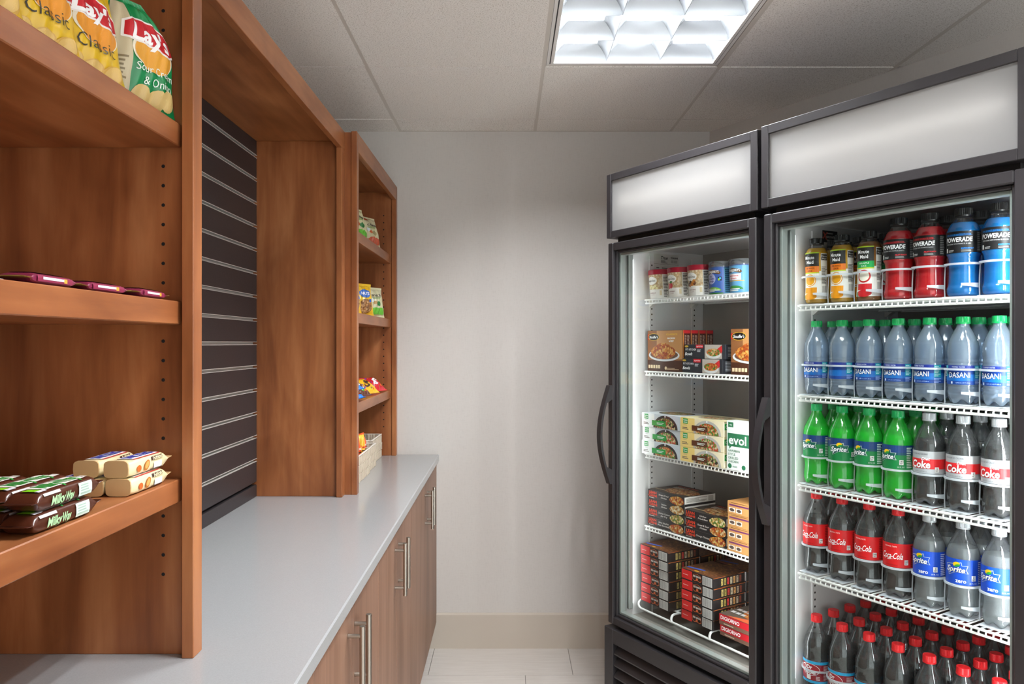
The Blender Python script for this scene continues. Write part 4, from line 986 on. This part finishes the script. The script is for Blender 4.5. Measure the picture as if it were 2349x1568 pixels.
for k in range(6): tp.rect(.01+.02*(k % 3), .04+.03*(k//3), .026+.02*(k % 3), .055+.03*(k//3), '#cfcfcf', 2)
tp.poly([(.03, .002), (.15, .002), (.15, .05)], '#d06038', 2)
stack(carton('frozen_pizza_box', W_, D_, H_, '#8a2028', p, None, tp), MZ, .4430, .114, z, H_, ['red pizza box with white lettering, under its twin', 'red pizza box with white lettering, on top of its twin'], 'red pizza boxes')
# ------------------------------------------------------------------ snacks on the wooden shelves
def bag(name, w_, h, t, key, art=None, seed=1, back=None, fin=.009, taper=0.0, lean=0.0):
    """a sealed pillow bag standing on its lower seal; front faces local -y"""
    rr = random.Random(seed); ph = [rr.random()*6 for _ in range(8)]
    def prof(x, z):
        a = max(0.0, 1-(2*abs(x)/w_)**2.2); q = min(1.0, max(0.0, (z-fin)/(h-2*fin))); b = math.sin(PI*q)**.5 if 0 < q < 1 else 0.0
        edge = 1-abs(2*q-1)
        wr = .0022*math.sin(x*190/w_*.09+ph[0]+4*q)*(1-edge*.6)+.0016*math.sin(x*360/w_*.09+ph[1]-7*q)+.0014*math.sin(z*120+x*60+ph[2])
        return .0006+t/2*(a**.65)*b+(wr*(a**.5)*min(1, 6*b) if b > 0 else .0004*math.sin(x*900))
    def wid(x, z):
        q = min(1.0, max(0.0, z/h)); k = max(0.0, (q-.55)/.45)**1.6; return x*(1-.11*math.sin(PI*q)**.8)*(1-taper*k)+lean*k
    mb = MB(); nu, nv = 44, 52
    for sg in (-1, 1):
        mb.grid(lambda u, v: (wid((u-.5)*w_, v*h), sg*prof((u-.5)*w_, v*h)*(1 if sg < 0 else .75), v*h), nu, nv, 0 if sg < 0 else 1)
    o = link(name, mb.data(name, [key, back or key], 60, weld=1e-5)); o['category'] = 'snack bag'
    if art:
        p = Print(.0034); p.fine_split = True
        art(p).build('printed_front', o, lambda u, v, hh: (wid(u, v), -prof(u, v)-hh, v), eps=.00038, base_h=.0010)
    return o
def bar(name, L, w_, H, key, topart=None, sideart=None, finkey=None, fin=.010, seed=0, flap=False):
    """a flow-wrapped bar lying along local x with crimped ends"""
    rr = random.Random(seed); mb = MB(); n = 16
    def sec(x, a, b, zc):
        out = []
        for k in range(n):
            t = 2*PI*k/n; c = math.copysign(abs(math.cos(t))**.45, math.cos(t)); s_ = math.copysign(abs(math.sin(t))**.45, math.sin(t))
            out.append((x, a*c, zc+b*s_))
        return out
    hw, hh = w_/2, H/2; R = [(-L/2, hw*1.02, .0006, hh*1.1), (-L/2+fin, hw*1.02, .0007, hh), (-L/2+fin*1.5, hw*.97, hh*.7, hh), (-L/2+fin*2, hw, hh*.97, hh)]
    for k in range(1, 8): R.append((-L/2+fin*2+(L-4*fin)*k/8, hw*(1+(rr.random()-.5)*.03), hh*(1+(rr.random()-.5)*.04), hh))
    R += [(L/2-fin*2, hw, hh*.97, hh), (L/2-fin*1.5, hw*.97, hh*.7, hh), (L/2-fin, hw*1.02, .0007, hh), (L/2, hw*1.02, .0006, hh*1.15)]
    if flap: R[:4] = [(-L/2+.006, hw*.99, hh*1.06, hh*1.08), (-L/2+.0085, hw*1.0, hh*1.07, hh*1.08), (-L/2+.011, hw*.9, hh*.9, hh), (-L/2+.02, hw, hh*.98, hh)]
    V = [q for x, a, b, zc in R for q in sec(x, a, b, zc)]
    for i in range(len(R)-1):
        mb.add([], []); m = 1 if (i == 0 or i == len(R)-2) else 0
        for k in range(n): mb.f.append((i*n+k, i*n+(k+1) % n, (i+1)*n+(k+1) % n, (i+1)*n+k)); mb.m.append(m)
    mb.v = V; mb.f += [list(range(n)), list(range((len(R)-1)*n, len(R)*n))]; mb.m += [1, 1]
    o = link(name, mb.data(name, [key, finkey or key], 45)); o['category'] = 'candy bar'
    E = 1/.45; up = .86 if not flap else .92                          # print follows the rounded wrapper and stays clear of the crimps
    def fp(): p = Print(.005); p.fine_split = True; return p
    if topart: topart(fp()).build('top_print', o, lambda u, v, h: (u*up, v*.94, hh+hh*max(0.0, 1-min(1, abs(v*.94/hw))**(2*E))**(.5*.45)+h+.0003))
    if sideart: sideart(fp()).build('side_print', o, lambda u, v, h: (u*up, -hw*max(0.0, 1-min(1, abs(v-hh)/hh)**(2*E))**(.5*.45)-h-.0007, v))
    return o
def chips(flav, green=False):
    def f(p):
        o = -.022 if not green else -.012
        if green:
            p.rect(-.062, .010, -.030, .158, '#cdbf9c', 1); p.fine(-.058, .020, -.036, .075, 9, '#8a7a58', 2)
        p.ell(.012, .102+o, .042, .032, '#f3ead2', 1, 28); p.ell(.012, .099+o, .038, .029, '#e8982a' if not green else '#e8a53a', 2, 28)
        p.poly([(-.046, .114+o), (-.044, .140+o), (-.02, .150+o), (.03, .146+o), (.062, .133+o), (.064, .111+o), (.04, .101+o), (-.005, .109+o)], '#f6f0ea', 3)
        p.poly([(-.042, .117+o), (-.040, .138+o), (-.02, .147+o), (.03, .143+o), (.058, .131+o), (.060, .113+o), (.04, .104+o), (-.005, .112+o)], '#c81e2a', 4)
        p.text("Lay's", .009, .124+o, .038, '#ffffff', 5, .03, .15, .078, -.10)
        if green:
            p.text('Sour Cream', .014, .062, .0165, '#f2fbf2', 3, 0, 0, .078); p.text('& Onion', .020, .045, .0165, '#f2fbf2', 3, 0, 0, .056)
            for x, z, a in ((-.010, .022, .026), (.02, .020, .028), (.044, .026, .020)): p.ell(x, z, a*.7, .016, '#d9bb78', 2, 16, 0, 2*PI, .5)
        else:
            p.text(flav, .006, .052, .025, '#2a2410', 3, -.008, 0, .070)
            for x, z, a in ((-.036, .022, .022), (-.006, .016, .026), (.034, .019, .022)): p.ell(x, z, a, .013, '#dcae52', 2, 18, 0, 2*PI, .4); p.ell(x+.002, z+.002, a*.8, .010, '#e8c272', 3, 18, 0, 2*PI, .4)
            p.fine(-.052, .06, -.042, .085, 5, '#8a6a10', 2)
        return p
    return f
zs = S_NEAR[0]
yb_ = bag('chip_bag', .132, .172, .048, 'foil#e8bd1c', chips('Classic'), 3, 'foil#d9d2c0'); yb = Stamp(yb_)
for (x, y, a, rx, lab) in ((-.575, 1.034, 70, -.24, 'yellow classic chip bag standing next to the green bag'), (-.580, .931, 71, -.22, 'yellow classic chip bag between two other yellow bags'), (-.568, .801, 76, -.22, 'yellow classic chip bag furthest from the green bag')):
    put(yb(lab, 'yellow chip bags on the top shelf'), ID, x, y, zs+.001, math.radians(a), rx)
def green_art(p):
    chips('', True)(p); return p
put(tag(bag('chip_bag', .128, .170, .055, 'foil#0f8a4c', green_art, 9, 'foil#cbbf9f', .009, .62, -.018), 'green sour cream and onion chip bag against the tower side panel', 'snack bag'), ID, -.568, 1.160, zs+.001, math.radians(62), -.04)
# maroon bars lying flat on the middle shelf
def maroon(p): p.rect(-.04, -.014, .04, .014, '#6a1f3c', 1); p.rect(-.03, -.004, .03, .006, '#d8d4dc', 2); return p
def maroon_side(p): p.rect(-.042, .003, .042, .010, '#8a2848', 1); p.rect(-.03, .0055, .02, .0085, '#dcd8e4', 2); p.rect(.02, .004, .028, .009, '#d8a23a', 2); return p
gb = Stamp(bar('granola_bar', .118, .040, .0125, 'foil#7a2442', maroon, maroon_side, 'foil#8a7238', .012, 4))
zs = S_NEAR[1]
for k, (x, y, dz, a) in enumerate(((-.552, 1.130, 0, 93), (-.556, 1.010, 0, 88), (-.553, .885, 0, 92), (-.600, 1.125, 0, 89), (-.602, 1.000, 0, 91)))  :
    w_ = ('front row, touching the side panel', 'front row, between two others', 'front row, nearest the pale card', 'second row, touching the side panel', 'second row, nearest the pale card', 'lying on the two by the side panel', 'lying on the two by the pale card')[k]
    put(gb('flat maroon snack bar with gold crimped ends, '+w_, 'maroon snack bars'), ID, x, y, zs+.0005+dz, math.radians(a))
MB_ = MB().box((-.600, .66, zs+.0002), (-.536, .80, zs+.0012)).build('price_card', '#d9d7d8', rel=False); tag(MB_, 'plain pale card lying on the middle shelf beside the maroon bars', 'card')
# chocolate bars on the lower shelf
def milky_top(p):
    p.rect(-.046, -.013, .050, .0155, '#f1ece2', 1); p.text('MilkyWay', .004, .0005, .030, '#2f8a3a', 2, .04, .25, .088); p.rect(-.064, -.010, -.050, .006, '#7ac21e', 1); p.rect(-.064, -.0155, -.046, -.010, '#cfcfd4', 1); p.rect(.052, -.012, .060, -.002, '#d9d4cc', 1); return p
def milky_side(p):
    p.rect(-.062, .0175, -.024, .0205, '#c9c4c0', 1); p.text('Milky', -.030, .0095, .0145, '#a9d8a0', 2, .03, .3, .034); p.text('Way', -.002, .0095, .0145, '#a9d8a0', 2, .03, .3, .020); p.rect(.020, .003, .054, .0195, '#cfe0d4', 1); p.fine(.024, .005, .05, .018, 4, '#9fb8a8', 2); return p
mk = Stamp(bar('chocolate_bar', .152, .038, .0225, 'foil#4a2416', milky_top, milky_side, 'foil#3a1a10', .011, 5))
zs = S_NEAR[2]
for k, x in enumerate((-.553, -.596, -.639, -.682, -.725)):
    for l in range(2):
        put(mk('brown chocolate bar with green lettering, %s layer, %s from the shelf edge' % (('lower', 'upper')[l], LANES[k]), 'brown chocolate bars'), ID, x-.001*l, .912+.008*l+(k % 2)*.012, zs+.0005+l*.0236, math.radians(90+.8*((k+l) % 2)-.4))
def snick_top(p):
    p.rect(-.042, -.0125, .040, .0135, '#f4f1ea', 1); p.text('SNICKERS', .0, .001, .024, '#1c36a8', 2, .045, .12, .076); p.rect(-.042, -.0145, .040, -.0125, '#d0242c', 2); return p
def snick_side(p):
    p.rect(.004, .0165, .040, .0215, '#3a2418', 1); p.text('Almond', .024, .0195, .009, '#efe0b4', 2, .02, 0, .032); p.ell(-.012, .0115, .010, .0062, '#b8702c', 1, 18, 0, 2*PI, .6); p.ell(-.012, .0118, .007, .0042, '#d8a058', 2, 16, 0, 2*PI, .6); p.rect(.010, .004, .036, .013, '#dfe4ee', 1); p.ell(-.036, .010, .007, .005, '#c8642c', 1, 14); p.rect(.0, .0015, .038, .004, '#4a3020', 1); return p
sn = Stamp(bar('chocolate_bar', .134, .036, .0235, 'foil#e9d9ac', snick_top, snick_side, 'foil#c9a878', .012, 6, True))
for x, y, z_, a, rx, lab in ((-.553, 1.128, 0, 90, 0, 'front bar of the lower row'), (-.592, 1.126, 0, 91, 0, 'middle bar of the lower row'), (-.632, 1.122, 0, 89, 0, 'rear bar of the lower row'), (-.556, 1.132, .0250, 88, 0, 'front bar of the upper row'), (-.604, 1.134, .0250, 92, 0, 'rear bar of the upper row')):
    put(sn('cream almond chocolate bar with blue lettering, '+lab, 'almond chocolate bars'), ID, x, y, zs+.0005+z_, math.radians(a), rx)
# far tower: snack pouches
def pouch(c1, c2, words, c3='#2f7a3a'):
    def f(p):
        p.rect(-.045, .012, .045, .032, c1, 1); p.ell(-.012, .032, .02, .008, c1, 1, 16); p.ell(.024, .033, .018, .007, c1, 1, 16)
        p.text(words, .0, .092, .018, '#3a3226', 2, .02, 0, .06); p.fine(-.03, .075, .03, .084, 2, '#7a9a4a', 2); p.ell(.006, .056, .016, .010, c3, 2, 18); p.ell(-.018, .060, .010, .007, c2, 2, 14); p.ell(-.032, .07, .009, .009, '#e4ecec', 2, 14); return p
    return f
def nuts(p):
    p.rect(-.046, .095, .046, .118, '#e8b81e', 1); p.ell(0, .085, .032, .017, '#2a62b8', 2, 22); p.text('NUTS', 0, .085, .016, '#ffffff', 3, .02, 0, .044); p.ell(0, .035, .04, .028, 'food:#c8935a,#a8703c,#e0b880,#8a5a30', 1, 24); p.rect(.024, .052, .034, .064, '#2a62b8', 2); return p
zs = S_FAR[0]
SN = [('foil#d9d3a4', pouch('#6cc23a', '#c8602c', 'crisps'), -.575, 2.905, 66, 'cream pouch with green base, standing in front of its neighbour', .135), ('foil#d8d0a6', lambda p: pouch('#c85a3a', '#d8642c', 'crisps', '#a89a6a')(p).rect(-.058, .113, -.012, .128, '#c8502c', 3), -.566, 3.120, 64, 'cream pouch with orange-red corner near the end wall', .135)]
for i, (k, a, x, y, ang, lab, h) in enumerate(SN):
    put(tag(bag('snack_pouch', .125, h, .05, k, a, 20+i), lab+', far tower', 'snack bag'), ID, x, y, zs+.0005, math.radians(ang), -.26)
put(tag(bag('snack_pouch', .10, .130, .04, 'foil#b8502c', None, 27), 'orange pouch leaning behind the two cream pouches', 'snack bag'), ID, -.635, 3.085, zs+.0005, math.radians(70), -.22)
zs = S_FAR[1]
for i, (k, a, x, y, ang, lab, h) in enumerate((('foil#e2b42a', nuts, -.575, 2.760, 62, 'yellow nut bag with brown peanuts, nearest the niche', .130), ('foil#e6ba30', nuts, -.570, 2.960, 56, 'yellow nut bag with blue oval and red neighbour behind', .128),
                                      ('foil#dcd8b0', pouch('#6cc23a', '#c8a060', 'snack'), -.562, 3.175, 58, 'cream pouch with green base beside the yellow nut bags', .128), ('foil#c83040', None, -.618, 3.060, 62, 'red bag standing behind the yellow nut bag', .140), ('foil#3f9a3a', None, -.635, 2.860, 66, 'green bag standing behind the yellow nut bags', .128))):
    put(tag(bag('snack_pouch', .115, h, .045, k, a, 30+i), lab+', far tower', 'snack bag'), ID, x, y, zs+.0005, math.radians(ang), -.14)
def swirl(c, dots):
    def f(p):
        p.text('m&s' if c == '#f4f0ea' else 'S', 0, .045, .05, c, 2, .05, .3, .06); rr = random.Random(5)
        for k in range(14): p.ell(-.036+.072*rr.random(), .012+.07*rr.random(), .0045, .0045, dots[k % len(dots)], 1, 10)
        return p
    return f
D5 = ('#d8242a', '#f0c020', '#3aa83a', '#7a3a9a', '#ee7a1e')
zs = S_FAR[2]
for i, (k, c, x, y, z_, lab) in enumerate((('foil#1f7fe0', '#eaf2fa', -.556, 2.700, 0, 'blue candy bag lying under its twin'), ('foil#1f7fe0', '#eaf2fa', -.558, 2.705, .030, 'blue candy bag lying on its twin'), ('foil#5a3226', '#f4f0ea', -.558, 2.850, .012, 'brown candy bag with white lettering'),
        ('foil#eeb41e', '#4a3020', -.556, 3.010, .010, 'yellow candy bag with brown lettering'), ('foil#cf2230', '#f0eef2', -.554, 3.185, .004, 'red fruit-candy bag with white swirl near the end wall'),
        ('foil#eeb41e', '#4a3020', -.640, 2.795, .030, 'yellow candy bag behind the brown bag'), ('foil#d82a2e', '#f4f0ea', -.645, 2.930, .036, 'red candy bag behind the yellow bag'), ('foil#d82a2e', '#f4f0ea', -.648, 2.655, .036, 'red candy bag behind the blue bags'))):
    flat = i < 2; o = tag(bag('candy_bag', .12 if not flat else .11, .092, .034 if not flat else .030, k, swirl(c, D5), 40+i, fin=.007), lab+', far tower', 'candy bag', 'candy bags on the lower shelf')
    put(o, ID, x+(.03 if flat else .012), y, zs+(.013 if flat else .006)+z_*(1.03 if flat else .25), math.radians(70 if not flat else 84), -.95 if not flat else -1.42)
# woven baskets on the counter
def basket(L, D, H):
    t = thing('woven_basket', '-', 'basket')
    def B(mb, n, m='basket'):
        o = mb.build(n, m, t, rel=False)
        if n == 'woven_side': o['kind'] = 'stuff'
    B(MB().box((-L/2+.003, .003, .0), (L/2-.003, D-.003, .003)), 'bottom')
    sh = .0302; rows = max(2, round((H-.004)/sh)); sh = (H-.004)/rows
    def wall(n, f):
        mb = MB()
        for r in range(rows):
            for c in range(n):
                o = .004 if (r+c) % 2 else .0
                f(mb, c, r*sh+.0003, (r+1)*sh-.0006, o)
        return mb
    n = max(4, round(L/.0125)); wd = L/n
    B(wall(n, lambda mb, c, a, b, o: mb.box((-L/2+c*wd+.0006, -o, a), (-L/2+(c+1)*wd-.0006, .004-o, b), 0, .001)), 'woven_side'); B(wall(n, lambda mb, c, a, b, o: mb.box((-L/2+c*wd+.0006, D-.004+o, a), (-L/2+(c+1)*wd-.0006, D+o, b), 0, .001)), 'woven_side')
    n2 = max(4, round(D/.0125)); w2 = D/n2
    for sx in (-1, 1): B(wall(n2, lambda mb, c, a, b, o: mb.box((sx*(L/2-.002+o)-.002, c*w2+.0006, a), (sx*(L/2-.002+o)+.002, (c+1)*w2-.0006, b), 0, .001)), 'woven_side')
    mb = MB(); 
    for a, b in (((-L/2-.002, -.0025, H-.004), (L/2+.002, .0045, H)), ((-L/2-.002, D-.0045, H-.004), (L/2+.002, D+.0025, H)), ((-L/2-.0022, -.0025, H-.004), (-L/2+.0035, D+.0025, H)), ((L/2-.0035, -.0025, H-.004), (L/2+.0022, D+.0025, H))): mb.box(a, b, 0, .0012)
    B(mb, 'rim', 'basket_rim'); return t
BK = [(2.738, .385, -.5395, 'beige woven basket of cracker packs nearest the display niche', .097), (3.025, .162, -.5475, 'beige woven basket between two other baskets', .092), (3.232, .235, -.5660, 'beige woven basket with a yellow pack, next to the tower side panel', .100)]
for y, L, x, lab, H in BK:
    o = basket(L, .20, H); o['label'] = lab; o['group'] = 'woven baskets on the counter'
    put(o, ID, x, y, ZC+.0003, PI/2)
def pk(c1, c2, wd):
    def f(p): p.rect(-.015, .004, .015, .03, c2, 1); p.text(wd, 0, .052, .014, '#e03a2a' if c1 != '#ee5a1c' else '#fbe9d8', 2, .03, 0, .026, .0); p.rect(-.012, .036, .012, .040, '#3a3026', 2); return f and p
    return f
PK = [('foil#ee5a1c', pk('#ee5a1c', '#f08030', 'toast'), 2.845, -.566, -.12, 'orange cracker pack, pale tip'), ('foil#f0c040', pk('#f0c040', '#2a4aa8', 'Toasty'), 2.893, -.562, .05, 'yellow cracker pack with blue foot'), ('foil#ee5a1c', pk('#ee5a1c', '#f09030', 'peanut'), 2.965, -.566, -.22, 'orange cracker pack standing alone in the middle basket'),
      ('foil#e8572a', None, 2.798, -.592, .1, 'red-orange cracker pack beside the others'), ('foil#c86a3a', None, 2.83, -.61, .0, 'brown-orange cracker pack behind the others')]
for i, (k, a, y, x, tl_, lab) in enumerate(PK):
    put(tag(bag('cracker_pack', .034, .098, .022, k, a, 60+i, fin=.006), lab+(', upright in the woven basket' if i != 2 else ''), 'snack pack', 'cracker packs in the basket'), ID, x, y, ZC+.052, math.radians(58), -.10, tl_*.6)
put(tag(bag('cracker_pack', .04, .10, .024, 'foil#f0962a', None, 70, fin=.006), 'orange pack lying flat in the cracker basket', 'snack pack'), ID, -.585, 2.66, ZC+.078, math.radians(40), -1.45)
put(tag(bag('cracker_pack', .04, .10, .024, 'foil#58b83a', None, 71, fin=.006), 'green pack lying flat in the cracker basket', 'snack pack'), ID, -.572, 2.60, ZC+.066, math.radians(60), -1.45)
for i, (y, z_) in enumerate(((3.20, .05), (3.25, .066))):
    put(tag(bag('snack_pack', .05, .13, .026, 'foil#d8d020', None, 74+i, fin=.006), ('yellow pack lying deep', 'yellow pack lying on top')[i]+' in the woven basket by the side panel', 'snack pack'), ID, -.60, y, ZC+z_, math.radians(95), -1.45)
